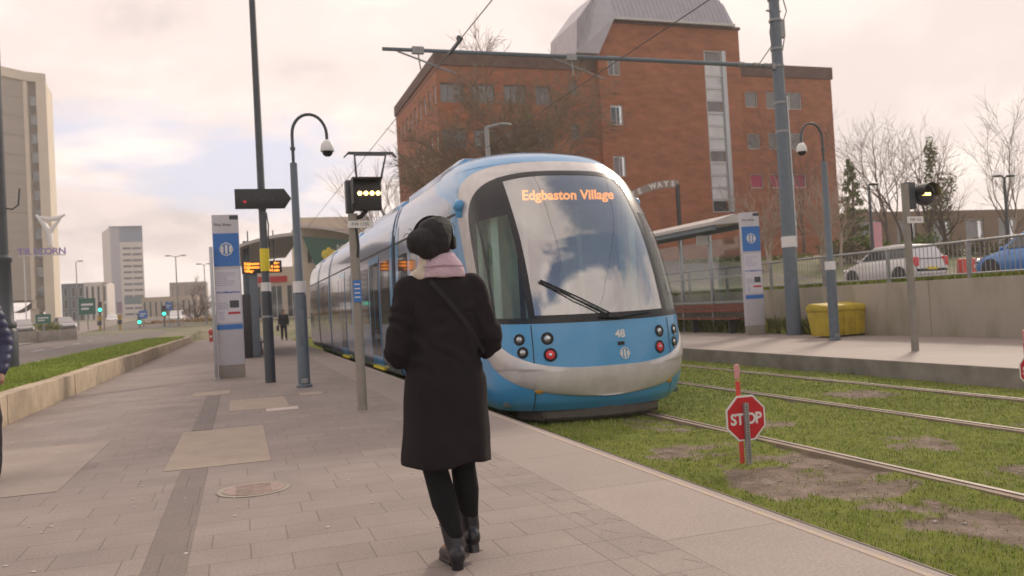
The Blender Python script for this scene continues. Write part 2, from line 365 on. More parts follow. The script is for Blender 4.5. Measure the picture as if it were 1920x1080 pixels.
# track bed with grass, worn earth and rails
MUD = [(4.35, 5.75, .75, 1.2, 1.0), (4.15, 6.9, .6, .9, .7), (4.25, 4.3, .5, .7, .8), (6.0, 6.3, .4, .55, .85), (5.75, 5.0, .35, .6, .8), (8.15, 9.6, .55, .6, .95), (7.6, 6.3, .4, .6, .5), (5.6, 8.0, .35, .5, .5), (6.4, 4.6, .3, .4, .8), (4.6, 9.0, .35, .9, .6), (9.0, 10.2, .25, 2., .4)]
def mud(x, y):
    a = 0
    for (cx, cy, rx_, ry, s) in MUD:
        d = ((x-cx)/rx_)**2 + ((y-cy)/ry)**2
        a = max(a, s*smst(1.5, .25, d))
    n = mnoise.noise(Vector((x*1.3, y*1.0, 3)))*.35 + mnoise.noise(Vector((x*4.2, y*3.3, 7)))*.35 + mnoise.noise(Vector((x*10, y*9, 1)))*.22
    for rxx in (3.31, 5.0, 7.2, 9.05): a = max(a, .40*smst(.22, .05, abs(x-rxx)))
    return min(1, max(0, smst(.34, .80, a*.80 + n*1.30)))
def bedz(x, y): return -.285 + .022*mnoise.noise(Vector((x*1.1, y*.8, 0))) - .02*mud(x, y) + .012*mnoise.noise(Vector((x*6, y*6, 2)))
def smst_fix(): pass
gx = np.arange(2.74, 10.05, .075); gy = np.concatenate([np.arange(2.5, 14, .085), np.arange(14, 62, .5)])
tb = MB(); tb.grid([[(x, y, bedz(x, y)) for x in gx] for y in gy])
mt = bpy.data.materials.new('track_grass'); mt.use_nodes = True; t_ = mt.node_tree; b_ = t_.nodes['Principled BSDF']; b_.inputs['Roughness'].default_value = .95; b_.inputs['Specular IOR Level'].default_value = .15
at = t_.nodes.new('ShaderNodeAttribute'); at.attribute_name = 'mud'
def tnoise(sc, c1, c2):
    c = t_.nodes.new('ShaderNodeTexCoord'); n = t_.nodes.new('ShaderNodeTexNoise'); n.inputs['Scale'].default_value = sc; n.inputs['Detail'].default_value = 7; n.inputs['Roughness'].default_value = .7
    t_.links.new(c.outputs['Object'], n.inputs['Vector']); r = t_.nodes.new('ShaderNodeValToRGB'); e = r.color_ramp.elements
    e[0].position = .32; e[1].position = .68; e[0].color = (*c1, 1); e[1].color = (*c2, 1); t_.links.new(n.outputs['Fac'], r.inputs[0]); return r, n
gr, gn = tnoise(3.2, (.15, .19, .034), (.28, .31, .06)); mr, mn = tnoise(5.0, (.17, .128, .098), (.42, .335, .275))
mx = t_.nodes.new('ShaderNodeMix'); mx.data_type = 'RGBA'; mrr = t_.nodes.new('ShaderNodeMapRange'); mrr.inputs[1].default_value = .12; mrr.inputs[2].default_value = .62; t_.links.new(at.outputs['Fac'], mrr.inputs[0]); t_.links.new(mrr.outputs[0], mx.inputs[0]); t_.links.new(gr.outputs[0], mx.inputs[6]); t_.links.new(mr.outputs[0], mx.inputs[7]); t_.links.new(mx.outputs[2], b_.inputs['Base Color'])
bn, bnn = tnoise(38, (0, 0, 0), (1, 1, 1)); bp = t_.nodes.new('ShaderNodeBump'); bp.inputs['Strength'].default_value = .8; bp.inputs['Distance'].default_value = .03
t_.links.new(bn.outputs[0], bp.inputs['Height']); t_.links.new(bp.outputs[0], b_.inputs['Normal'])
me = tb.mesh('track_bed', mt, 60); ca = me.color_attributes.new('mud', 'FLOAT_COLOR', 'POINT')
vals = []
for vtx in me.vertices: q = mud(vtx.co.x, vtx.co.y); vals += [q, q, q, 1]
ca.data.foreach_set('color', vals)
tag(link('track_bed', me), kind='structure')
m_railc = mat('rail_concrete', (.265, .205, .155), .85, var=.25, scale=3, bump=.3, bscale=40)
m_rail = mat('rail_steel', (.15, .11, .09), .6, metal=.2, var=.3)
for rxx in (3.31, 5.0, 7.2, 9.05):
    b = MB(); b.box(rxx-.065, rxx+.055, 2, 90, -.5, -.264); b.box(rxx+.0, rxx+.045, 2, 90, -.27, -.256, 1)
    struct('tram_rail', b, [m_railc, m_rail], smooth=0)
# small pebbles on the worn earth, and grass blades
rl = random.Random(11); pb = MB()
for k in range(900):
    x = rl.uniform(2.9, 9.9); y = rl.uniform(3, 11)
    if rl.random() > mud(x, y)*.9: continue
    s = rl.choice((.006, .01, .014, .02)); pb.ell((x, y, bedz(x, y)+s*.2), (s, s*rl.uniform(.7, 1.3), s*.6), 6, 4)
tag(pb.build('gravel', mat('gravel', (.34, .29, .25), .9, var=.4, scale=30)), kind='stuff')
def blades(name, mats, pts, seed, h0, h1, wd):
    rr = random.Random(seed); vs = []; fs = []; ms = []
    for (x, y, z, k) in pts:
        for _ in range(3):
            a = rr.uniform(0, 6.283); h = rr.uniform(h0, h1)*k; l = rr.uniform(.2, .9)*h; ww = wd*rr.uniform(.7, 1.4)*k
            bx = x+rr.uniform(-.03, .03); by = y+rr.uniform(-.03, .03); c, s = math.cos(a), math.sin(a); i = len(vs)
            vs += [(bx-s*ww, by+c*ww, z-.006), (bx+s*ww, by-c*ww, z-.006), (bx+c*l, by+s*l, z+h)]; fs.append((i, i+1, i+2)); ms.append(rr.randrange(len(mats)))
    me = bpy.data.meshes.new(name); me.from_pydata(vs, [], fs)
    for q in mats: me.materials.append(q)
    me.polygons.foreach_set('material_index', ms); return tag(link(name, me), kind='stuff')
m_straw = mat('blade_straw', (.36, .31, .17), .8, var=.2, scale=1)
gm = [mat('blade_a', (.15, .215, .03), .7, var=.2, scale=1), mat('blade_b', (.23, .32, .045), .7, var=.2, scale=1), mat('blade_c', (.33, .36, .09), .7, var=.2, scale=1)]
for q in gm: q.node_tree.nodes['Principled BSDF'].inputs['Specular IOR Level'].default_value = .15
rl = random.Random(21); pts = []
while len(pts) < 60000:
    y = 3.0 + 19*rl.random()**1.6; x = rl.uniform(2.8, 10.0)
    if 3.2 < x < 5.6 and y > 10.2: continue
    if any(abs(x-q+.01) < .085 for q in (3.31, 5.0, 7.2, 9.05)) and rl.random() < .75: continue
    if rl.random() < mud(x, y)*.93: continue
    pts.append((x, y, bedz(x, y), .8+.05*y))
blades('track_grass_blades', gm+[m_straw], pts, 1, .006, .028, .0035)
pts = []
while len(pts) < 24000:
    y = 9 + 45*rl.random()**2; x = rl.uniform(-5.4, -3.28); pts.append((x, y, .35, .8+.05*y))
blades('verge_grass_blades', gm[1:], pts, 2, .03, .06, .006)

# right platform, stained retaining wall
b = MB(); b.box(9.98, 15.0, -6, 62, -.6, 0); struct('opposite_platform', b, m_edge)
b = MB(); b.box(9.96, 9.98, -6, 62, -.6, -.004); struct('opposite_platform_face', b, mat('platform_face', (.27, .235, .205), .9, var=.3, scale=2, bump=.3), smooth=0)
wl = thing('retaining_wall', 'grey concrete retaining wall with green and dark stains behind the opposite platform', 'wall', (15.08, 0, 0))
y = -6
while y < 60:
    b = MB(); b.box(-.08, .12, y+.006, y+3.494, -.3, 1.285); b.build('panel', m_wallc, wl, bevel=.008); y += 3.5
b = MB(); rl = random.Random(4)
pts = []
for k in range(2600):
    y = rl.uniform(17.6, 36); pts.append((15.0-abs(rl.gauss(0, .12)), y, .0, 2.2+rl.random()*3))
blades('wall_foot_weeds', [m_ivy, m_hedge], pts, 6, .04, .12, .014)
pts = [(rl.uniform(15.22, 17.1), 12+30*rl.random(), max(1.2, gz(16, 14))+.0, 3) for k in range(9000)]
pts = [(x, y, gz(x, y), k) for (x, y, z, k) in pts]
blades('upper_verge_grass', [m_hedge, gm[1], m_hedge], pts, 8, .03, .07, .012)
rs = MB(); rs.grid([[(x, y, gz(max(x, 17.3), y)+.006) for x in (20.5, 23, 25, 28.5)] for y in np.linspace(-10, 58, 40)]); struct('upper_road', rs, m_asph)
rg = MB(); rg.grid([[(x, y, gz(x, y)+.012) for x in (28.6, 32, 38, 44, 52, 62)] for y in np.linspace(6, 58, 30)]); struct('upper_lawn', rg, mat('scrubby_lawn', (.10, .12, .03), .9, scale=1.2, c2=(.19, .17, .075), c2t=(.4, .62), bump=.6, bscale=20))
rail = thing('railing', 'long grey metal railing with thin bars along the top of the retaining wall', 'railing', (15.1, 0, 1.285))
def railz(y): return .80
for y in np.arange(2.2, 40, 2.35):
    b = MB(); b.box(-.04, .04, y-.03, y+.03, 0, .82); b.build('post', m_galv, rail, bevel=.004)
for zz, rr in ((.80, .03), (.10, .018)):
    b = MB(); b.tube([(0, 2, zz), (0, 40, zz)], rr, 8); b.build('rail', m_galv, rail)
b = MB()
for y in np.arange(2.2, 40, .118): b.box(-.006, .006, y-.006, y+.006, .10, .80)
b.build('infill_bars', m_galv, rail, smooth=0)

# ================================================================== TRAM
XC = 4.33; TY = 9.35
m_tblue = mat('tram_blue', (.06, .30, .58), .28, var=.05, scale=2, coat=.6)
m_tsil = mat('tram_silver', (.53, .505, .49), .36, metal=.25, var=.12, scale=5, coat=.4)
m_tside = mat('tram_side_silver', (.25, .31, .42), .22, metal=.3, var=.06, scale=1.5, coat=.5)
m_tblk = mat('tram_black_gloss', (.010, .011, .014), .25, var=.1, spec=.4)
m_tint = mat('tram_interior', (.10, .12, .115), .8, var=.2)
m_tgrn = mat('daylit_cab_green', (.68, .78, .72), .6, var=.08)  # lightened so its colour stands in for daylight inside the cab
m_under = mat('tram_underframe', (.04, .036, .034), .7, var=.3)
m_wind = glass('windscreen_glass', (.55, .64, .60), .38, 1.8, .012)
m_cabg = glass('cab_window_glass', (.72, .84, .79), .03, 1.45, .015)
m_sideg = mat('side_window_glass', (.02, .022, .025), .06, var=.05, spec=.8)
m_chrome = mat('lamp_reflector', (.5, .52, .54), .15, metal=.9, var=.05)
m_tail = mat('tail_lamp_red', (.75, .03, .05), .3, var=.05)
f_w = pchip([-.10, .03, .3, .9, 1.6, 2.2, 2.6, 2.9, 3.12, 3.35, 3.50], [1.22, 1.29, 1.335, 1.35, 1.35, 1.34, 1.325, 1.29, 1.235, 1.12, .94])
f_y = pchip([-.10, .03, .3, .6, .95, 1.4, 2.0, 2.6, 2.95, 3.15, 3.35, 3.50], [.16, .06, .0, .02, .06, .19, .44, .83, 1.12, 1.36, 1.68, 2.25])
f_d = pchip([-.10, .9, 2.0, 3.0, 3.50], [.86, .86, .95, 1.1, 1.2])
_tab = {}
def plan(z):
    k = round(z, 4)
    if k in _tab: return _tab[k]
    w_, d_, y0 = f_w(z), f_d(z), TY+f_y(z); t = np.linspace(0, math.pi/2, 90); e = 2/2.25
    x = w_*np.sin(t)**e; y = y0+d_*(1-np.cos(t)**e); s = np.concatenate([[0], np.cumsum(np.hypot(np.diff(x), np.diff(y)))])
    _tab[k] = (s, x, y); return _tab[k]
def S(s, z, off=0.0):
    T, x, y = plan(z); a = abs(s)
    if a <= T[-1]:
        px, py = float(np.interp(a, T, x)), float(np.interp(a, T, y)); a2 = min(a+.01, T[-1]); a1 = max(a2-.02, 0)
        tx, ty = float(np.interp(a2, T, x)-np.interp(a1, T, x)), float(np.interp(a2, T, y)-np.interp(a1, T, y))
    else: px, py = float(x[-1]), float(y[-1])+a-float(T[-1]); tx, ty = 0, 1
    q = math.hypot(tx, ty) or 1; nx, ny = ty/q, -tx/q
    dz = f_y(min(z+.01, 3.50))-f_y(max(z-.01, -.1)); nz = dz/.02*.8*max(0, -ny); l = math.sqrt(nx*nx+ny*ny+nz*nz)
    sg = 1 if s >= 0 else -1
    return (XC+sg*(px+nx/l*off), py+ny/l*off, z+nz/l*off)
ZC = 1.75
def sup(u, n): u = min(1, abs(u)); return (1-u**n)**(1/n)
IB, ITOP, IBOT = 1.74, 1.30, 1.325
OB, OTOP, OBOT = 2.18, 1.475, 1.685
NT = 3.1
def bin_(z): h = ITOP if z > ZC else IBOT; u = abs(z-ZC)/h; return IB*sup(u, NT if z > ZC else 3.0) if u < 1 else 0
def bout(z): h = OTOP if z > ZC else OBOT; u = abs(z-ZC)/h; return OB*sup(u, 3.1 if z > ZC else 2.4) if u < 1 else 0
def zin(s, top=True): return ZC+ITOP*sup(s/IB, NT) if top else ZC-IBOT*sup(s/IB, 3.0)
def zg(s): return .975+.035*(abs(s)/1.6)**2
tram = thing('tram', 'blue and silver articulated tram with large curved windscreen standing beside the near platform', 'tram', (XC, TY, -.28))
TL = Vector((XC, TY, -.28))
def tb_(name, mb, mats, parent=tram, **k):
    mb.v = [(a-XC, b-TY, c+.28) for (a, b, c) in mb.v]; return mb.build(name, mats, parent, **k)
zs_in = [ZC+ITOP*math.sin(t) if t > 0 else ZC+IBOT*math.sin(t) for t in np.linspace(-math.pi/2, math.pi/2, 61)]
zs_out = [ZC+OTOP*math.sin(t) if t > 0 else ZC+OBOT*math.sin(t) for t in np.linspace(-math.pi/2, math.pi/2, 61)]
zs = sorted(set([round(z, 4) for z in zs_in+zs_out]))
SE = 2.85                                                     # arc length where the nose shell meets the first car body
def yend(z): return 11.5+1.5*smst(2.7, 3.25, z)
def send(z): T = plan(z); return float(T[0][-1]) + yend(z)-float(T[2][-1])
nose = MB(); ring = MB()
for sg in (-1, 1):
    rows = [[S(sg*(bout(z)+(send(z)-bout(z))*k/22), z) for k in range(23)] for z in zs]; nose.grid(rows, flip=sg < 0)
    rows = [[S(sg*(bin_(z)+(bout(z)-bin_(z))*k/14), z, .004+.03*smst(1.0, .6, z)*math.sin(math.pi*k/14)**.6) for k in range(15)] for z in zs]; ring.grid(rows, flip=sg < 0)
low = list(np.linspace(-.10, zs[0], 6)); topz = list(np.linspace(zs[-1], 3.50, 12))
for zz in (low, topz): nose.grid([[S(-send(z)+2*send(z)*k/60, z) for k in range(61)] for z in zz])
# roof lid of the nose
rr_ = [[(XC+(S(s, 3.50)[0]-XC)*q, min(13.0, S(s, 3.50)[1]+(1-q)*.5), 3.50+.02*(1-q)) for s in np.linspace(-send(3.50), send(3.50), 41)] for q in (1, .6, .2, .01)]
nose.grid(rr_)
tb_('nose_shell', nose, m_tblue, smooth=50)
tb_('nose_surround', ring, m_tsil, smooth=50)
# glazed mask: opaque black bands with glass between
def band(fs0, fs1, fz0, fz1, n=30, k=12, off=.006):
    # grid between two bottom/top curves over s in [s0,s1]
    rows = []
    for j in range(k+1):
        r = []
        for i in range(n+1):
            u = i/n; s0, s1 = fs0, fs1; s = s0+(s1-s0)*u; z0, z1 = fz0(s), fz1(s); r.append(S(s, z0+(z1-z0)*j/k, off))
        rows.append(r)
    return rows
WP = .90; WQ = .985
def ztop(s): return zin(s)-.0
def arch_in(s): return ZC+(ITOP-.075)*sup(s/(IB-.075), NT)
def zg1(s): return zg(s)+.10
mask = MB()
mask.grid(band(-WQ, WQ, zg, zg1, 40, 3)); mask.grid(band(-WP, WP, arch_in, ztop, 40, 3))
for sg in (-1, 1):
    fl = sg < 0
    rows = [[S(sg*(WP+(WQ-WP)*i/3), zg1(WP)+(zin(WP+(WQ-WP)*i/3)-zg1(WP))*j/24, .008) for i in range(4)] for j in range(25)]; mask.grid(rows, flip=fl)
    # side window surround: upper arch, rear edge and lower edge
    def zsill(s): return max(zg(s), zin(s, False))
    ss = [WQ+(IB-.001-WQ)*math.sin(u) for u in np.linspace(0, math.pi/2, 26)]
    def ctop(s): return 2.42-.10*(s-WQ)
    def cbot(s): return max(zg(s)+.07, zin(s, False)+.07)
    CB = 1.66
    def lo(s): return zsill(s)
    def hi(s): return zin(s)
    mask.grid([[S(sg*s, max(ctop(s), lo(s)) + (hi(s)-max(min(ctop(s), hi(s)), lo(s)))*j/8 if ctop(s) < hi(s) else hi(s), .006) for s in ss] for j in range(9)], flip=fl)
    mask.grid([[S(sg*s, lo(s)+(min(cbot(s), hi(s))-lo(s))*j/3, .006) for s in ss] for j in range(4)], flip=fl)
    s2 = [CB+(IB-.001-CB)*math.sin(u) for u in np.linspace(0, math.pi/2, 10)]
    mask.grid([[S(sg*s, min(cbot(s), hi(s))+(min(ctop(s), hi(s))-min(cbot(s), hi(s)))*j/12, .006) for s in s2] for j in range(13)], flip=fl)
    # vertical glazing bar between cab window and quarter light
    mask.grid([[S(sg*s, cbot(s)+(ctop(s)-cbot(s))*j/10, .009) for s in (1.44, 1.48)] for j in range(11)], flip=fl)
    gsd = MB(); gsd.grid([[S(sg*(WQ+(CB-WQ)*i/24), cbot(WQ+(CB-WQ)*i/24)+(ctop(WQ+(CB-WQ)*i/24)-cbot(WQ+(CB-WQ)*i/24))*j/16, .004) for i in range(25)] for j in range(17)], flip=fl)
    tb_('cab_window', gsd, m_cabg, smooth=60)
tb_('window_mask', mask, m_tblk, smooth=50)
ws = MB(); ws.grid(band(-WP, WP, zg1, arch_in, 48, 36, .003)); tb_('windscreen', ws, m_wind, smooth=60)
# blue lamp panel between windscreen and bumper
lp = MB(); ss = [IB*.985*math.sin(u) for u in np.linspace(-math.pi/2, math.pi/2, 61)]
lp.grid([[S(s, zin(s, False)+(max(zg(s), zin(s, False))-zin(s, False))*j/14, .002) for s in ss] for j in range(15)]); tb_('lamp_panel', lp, m_tblue, smooth=50)
for sg in (-1, 1):
    b = MB(); b.grid([[S(sg*(.96+i*.012), -.08+1.05*j/24, .0075) for i in (0, 1)] for j in range(25)], flip=sg < 0); tb_('panel_seam', b, m_under)
def frame_at(s, z, off):
    p = Vector(S(s, z, off)); a = Vector(S(s+.02, z, off))-Vector(S(s-.02, z, off)); c = Vector(S(s, z+.02, off))-Vector(S(s, z-.02, off))
    a.normalize(); n = a.cross(c).normalized(); c = n.cross(a)
    X = Matrix.Identity(4)
    for i in range(3): X[i][0] = a[i]; X[i][1] = c[i]; X[i][2] = n[i]; X[i][3] = p[i]
    return X
for sg in (-1, 1):
    for (s, z, r, red) in ((.78, .80, .062, 0), (.76, .60, .068, 1), (1.13, .80, .058, 0), (1.10, .64, .058, 0)):
        X = frame_at(sg*s, z, .003)
        b = MB(); b.lathe([(r*1.25, 0), (r*1.25, .005), (r*1.05, .010), (r*.95, .003), (0, .002)], 24, 0, X)
        hl = tb_('tail_lamp' if red else 'headlight', b, [m_tblk], smooth=30)
        c = MB(); k_ = .82 if red else .62; c.lathe([(r*k_, .002), (r*k_*.95, .007), (r*k_*.6, .012), (0, .014)], 20, 0, X); tb_('lens', c, m_tail if red else m_chrome, parent=hl)
        if red:
            c = MB(); c.lathe([(r*.34, .010), (r*.30, .016), (0, .018)], 16, 0, X); tb_('inner_lens', c, m_chrome, parent=hl)
    X = frame_at(sg*.92, .16, .006)
    c = MB(); c.ell((0, 0, 0), (.055, .035, .014), 16, 8, 0, X); tb_('side_marker_lamp', c, mat('amber_lens', (.55, .26, .04), .3))
def place_on(me, s, z, off, name, m, scale=1):
    X = frame_at(s, z, off); me.transform(X); me.transform(Matrix.Translation((-XC, -TY, .28))); me.materials.clear(); me.materials.append(m); me.name = name; return link(name, me, tram)
place_on(text_mesh('48', .135, .002, .004), .16, .80, .005, 'fleet_number', m_white)
X = frame_at(.16, .685, .004); b = MB(); b.box(-.045, .045, -.022, .022, 0, .008, 0, X); tb_('coupler_cover', b, m_tblk)
def emblem(mb, X, r, m=0, th=.004):
    # hexagon of interlaced strokes
    for k in range(-1, 2):
        x = k*r*.55
        for sg in (-1, 1):
            y0 = r*(.72 - .22*abs(k)); mb.prism([(x-r*.17, 0), (x+r*.17, 0), (x+r*.17, sg*y0), (x-r*.17, sg*(y0 - r*.10))][::sg], 0, th, 'z', m, X)
    for sg in (-1, 1):
        pts = [(-r*.9, 0), (-r*.6, sg*r*.66), (0, sg*r*.95), (r*.6, sg*r*.66), (r*.9, 0)]
        mb.tube([(a, b_, th*.5) for a, b_ in pts], r*.085, 6, m, X)
b = MB(); emblem(b, frame_at(.20, .56, .004), .075); tb_('emblem', b, m_white)
# destination display behind the glass, cab interior
def tloc(x, y, z): return (x-XC, y-TY, z+.28)
b = MB(); b.box(XC-.72, XC+.72, TY+1.20, TY+1.28, 2.58, 2.83); dd = tb_('destination_display', b, m_black, bevel=.01)
tx = text('display_text', 'Edgbaston Village', .185, m_disp, (0.05, 1.19, 2.985), dd, depth=.002, bold=.005)
for i in range(1):
    bb = [v.co.x for v in tx.data.vertices]; wd = max(bb)-min(bb); tx.scale = (1.36/wd, 1, 1)
cab = MB()
cab.box(XC-1.22, XC+1.22, TY+.55, TY+9.5, -.05, .02, 0)                 # floor
cab.box(XC-1.15, XC+1.15, TY+.42, TY+1.0, .55, .98, 0)                  # desk
cab.box(XC-.85, XC+.85, TY+1.9, TY+6, 2.9, 2.95, 0)                   # ceiling
tb_('cab_interior', cab, m_tint, bevel=.02)
b = MB(); b.box(XC-1.20, XC-.35, TY+2.35, TY+2.42, 0, 2.9); b.box(XC+.35, XC+1.20, TY+2.35, TY+2.42, 0, 2.9); b.box(XC-.35, XC+.35, TY+2.35, TY+2.42, 2.2, 2.9)
for xx in (-1.1, -.42, .42, 1.1): b.tube([(XC+xx, TY+1.75, .1), (XC+xx, TY+1.8, 2.8)], .045, 10)
tb_('cab_bulkhead', b, m_tgrn)
for sx in (-1, 1):
    b = MB(); b.box(XC+sx*1.02-.05, XC+sx*1.02+.05, TY+1.28, TY+1.42, .3, 2.7); b.box(XC+sx*1.16-.03, XC+sx*1.16+.03, TY+1.55, TY+1.95, .9, 2.5); tb_('cab_pillar', b, m_tgrn)
b = MB(); b.box(XC-.30, XC+.25, TY+1.45, TY+1.95, .35, .55); b.box(XC-.28, XC+.22, TY+1.88, TY+2.0, .5, 1.35); b.ell((XC-.03, TY+1.93, 1.5), (.14, .06, .14)); tb_('driver_seat', b, m_black, bevel=.04)
# wiper
b = MB(); w0 = Vector(S(-.74, 1.50, .03)); w1 = Vector(S(.12, 1.01, .035))
b.tube([S(-.76, 1.52, .02), S(-.35, 1.28, .045), S(.08, 1.04, .04)], .011, 6); b.tube([S(-.79, 1.50, .03), S(-.40, 1.26, .05), S(0, 1.03, .04)], .009, 6)
b.tube([S(-.10, 1.02, .045), S(.16, 1.0, .045), S(.62, 1.045, .02)], .013, 6)
b.box(-.07, .10, -.02, .03, 0, .03, 0, frame_at(.08, 1.02, .02)); tb_('wiper', b, m_tblk)
# obstacle deflector and skirt
b = MB(); dpts = [(XC-.98, TY+.72), (XC-.80, TY+.36), (XC-.35, TY+.19), (XC, TY+.15), (XC+.35, TY+.19), (XC+.80, TY+.36), (XC+.98, TY+.72)]
rows = [[(x, y+o, z) for (x, y) in dpts] for (z, o) in ((-.235, .03), (-.20, 0), (-.09, 0), (-.06, .06))]; b.grid(rows); b.grid([[(x, y+.1, z) for (x, y) in dpts] for z in (-.06, -.235)])
tb_('obstacle_deflector', b, mat('deflector_grey', (.10, .085, .075), .6, var=.2), smooth=30)
b = MB()
for yy in (1.9, 3.6, 15.6, 17.4, 27.4):
    for sx in (-.87, .70): b.tube([(XC+sx-.06, TY+yy, .03), (XC+sx+.06, TY+yy, .03)], .29, 18)
b.box(XC-1.05, XC+1.05, TY+1.2, TY+28, -.12, .02); tb_('running_gear', b, m_under)
# car bodies: upright slices of the body section
def section(y, z0, z1, off=0, sides=(-1, 1)):
    zz = [z0]+[z for z in np.linspace(-.06, 3.40, 36) if z0 < z < z1]+[z1]; return zz
Y0 = 11.5
mods = [(Y0, 16.35), (16.75, 22.65), (23.05, 28.95), (29.35, 33.2), (33.6, 37.6)]
def sidestrip(mb, y0, y1, z0, z1, sg, off=0, m=0, n=2):
    zz = section(0, z0, z1); rows = []
    for z in zz:
        zz0, zz1 = max(z-.02, -.1), min(z+.02, 3.50); nz = -(f_w(zz1)-f_w(zz0))/(zz1-zz0); l = math.hypot(1, nz)
        ya = y0(z) if callable(y0) else y0; yb = y1(z) if callable(y1) else y1; rows.append([(XC+sg*(f_w(z)+off/l), ya+(yb-ya)*k/n, z+off*nz/l) for k in range(n+1)])
    mb.grid(rows, m, flip=sg < 0)
# fill between nose shell end (constant arc length) and module start
for i, (a, b2) in enumerate(mods):
    body = MB()
    a0 = a if i else (lambda z: yend(z)-.03)
    for sg in (-1, 1):
        sidestrip(body, a0, b2, -.06, 3.32, sg, -.002 if i == 0 else 0, 0)
    zz = 3.32; ww = f_w(zz); body.grid([[(XC-ww+2*ww*k/6, y, zz+.03*(1-abs(k-3)/3)) for k in range(7)] for y in (a if i else 12.9, b2)])
    if i: body.grid([[(XC-f_w(z), a, z), (XC+f_w(z), a, z)] for z in np.linspace(-.06, 3.32, 30)])
    body.grid([[(XC-f_w(z), b2, z), (XC+f_w(z), b2, z)] for z in np.linspace(-.06, 3.32, 30)], flip=True)
    car = tb_('car_body', body, m_tside, smooth=30)
    for sg in (-1, 1):
        if i == 0:
            bl = MB(); sidestrip(bl, lambda z: yend(z)-.02, lambda z: yend(z)+.26, .86, 3.3, sg, .003, n=6); sidestrip(bl, a, b2, -.06, .86, sg, .003)
            tb_('lower_side_panel', bl, m_tblue, smooth=30)
        else:
            bl = MB(); sidestrip(bl, a, a+.30, .86, 2.9, sg, .003); tb_('blue_end_panel', bl, m_tblue, smooth=30)
        bl = MB(); sidestrip(bl, b2-.30, b2, .86, 2.9, sg, .003); tb_('blue_end_panel', bl, m_tblue, smooth=30)
    for sg in (-1, 1):
        ln = b2-a; segs = []
        if i == 0: segs = [('w', .42, 1.75), ('d', 2.0, 3.45), ('w', 3.7, 4.55)]
        elif i in (1, 2): segs = [('w', .4, 1.5), ('d', 1.7, 3.2), ('w', 3.4, 5.5)]
        else: segs = [('w', .4, 1.9), ('w', 2.05, ln-.35)]
        for kind, s0, s1 in segs:
            if s1 > ln-.3: s1 = ln-.32
            if kind == 'w':
                q = MB(); sidestrip(q, a+s0, a+s1, .98, 2.32, sg, .006); tb_('side_window', q, m_sideg)
            else:
                q = MB(); sidestrip(q, a+s0, a+s1, .03, 2.5, sg, .008); dr = tb_('door', q, m_tblue)
                for e0, e1 in ((s0+.10, (s0+s1)/2-.04), ((s0+s1)/2+.04, s1-.10)):
                    q = MB(); sidestrip(q, a+e0, a+e1, .25, 2.36, sg, .012); tb_('door_glass', q, m_sideg, parent=dr)
                q = MB(); q.box(XC+sg*f_w(0)-(.06 if sg < 0 else -.0), XC+sg*f_w(0)+(.06 if sg > 0 else 0), a+s0, a+s1, -.055, -.005); tb_('door_sill', q, m_yellow, parent=dr)
        q = MB(); sidestrip(q, a, b2, 2.56, 2.60, sg, .005); tb_('gutter_line', q, m_under)
    # roof fairing box
    q = MB(); f0 = a+.65 if i == 0 else a+.25; f1 = b2-.2
    poly = [(-1.06, 3.14), (-1.04, 3.48), (-.92, 3.57), (.92, 3.57), (1.04, 3.48), (1.06, 3.14)]
    n = len(poly); vs = [(XC+x*.96, f0-.35*0+ (.28 if z > 3.3 else 0), z) for x, z in poly]+[(XC+x, f0+.5, z) for x, z in poly]+[(XC+x, f1, z) for x, z in poly]
    fs = [tuple(range(n-1, -1, -1)), tuple(range(2*n, 3*n))]; ms = [1, 0]
    for r in (0, 1):
        for k in range(n-1): fs.append((r*n+k, r*n+k+1, (r+1)*n+k+1, (r+1)*n+k)); ms.append(1 if r == 0 else 0)
    q.add(vs, fs); q.m = ms; tb_('roof_fairing', q, [m_tside, m_tblue], smooth=25, bevel=.02)
    for sg in (-1, 1):
        q = MB(); q.box(XC+sg*1.055-.012, XC+sg*1.055+.012, f0+.5, f1, 3.21, 3.25); tb_('fairing_groove', q, m_under)
for i in range(4):
    y0, y1 = mods[i][1], mods[i+1][0]; b = MB(); rows = []
    for k in range(11):
        y = y0+(y1-y0)*k/10; q = -.03 if k % 2 else -.07
        rows.append([(XC-f_w(z)-q, y, z) for z in np.linspace(-.04, 3.3, 24)]+[(XC+f_w(z)+q, y, z) for z in np.linspace(3.3, -.04, 24)])
    b.grid(rows, flip=True); tb_('gangway_bellows', b, mat('bellows_rubber', (.035, .036, .042), .8), smooth=20)
    b = MB(); 
    sidestrip(b, y0-.02, y0+.12, 2.75, 3.32, -1, .01); sidestrip(b, y0-.02, y0+.12, 2.75, 3.32, 1, .01); tb_('gangway_cover', b, m_tblue)
for sg in (-1, 1):
    b = MB(); c = (XC+sg*1.36, 11.15, 2.66); b.ell(c, (.085, .10, .09), 18, 12); b.tube([(c[0]-sg*.12, c[1], c[2]+.02), (c[0]-sg*.02, c[1], c[2])], .05, 10); b.tube([(c[0], c[1], c[2]-.03), (c[0]-sg*.02, c[1]+.02, c[2]-.16)], .06, 10); tb_('camera_pod', b, m_tblue)
b = MB(); b.lathe([(.035, 0), (.035, .03), (.025, .05), (0, .055)], 12, 0, Matrix.Translation((XC-.88, 12.3, 3.36))); tb_('roof_beacon', b, m_tail)
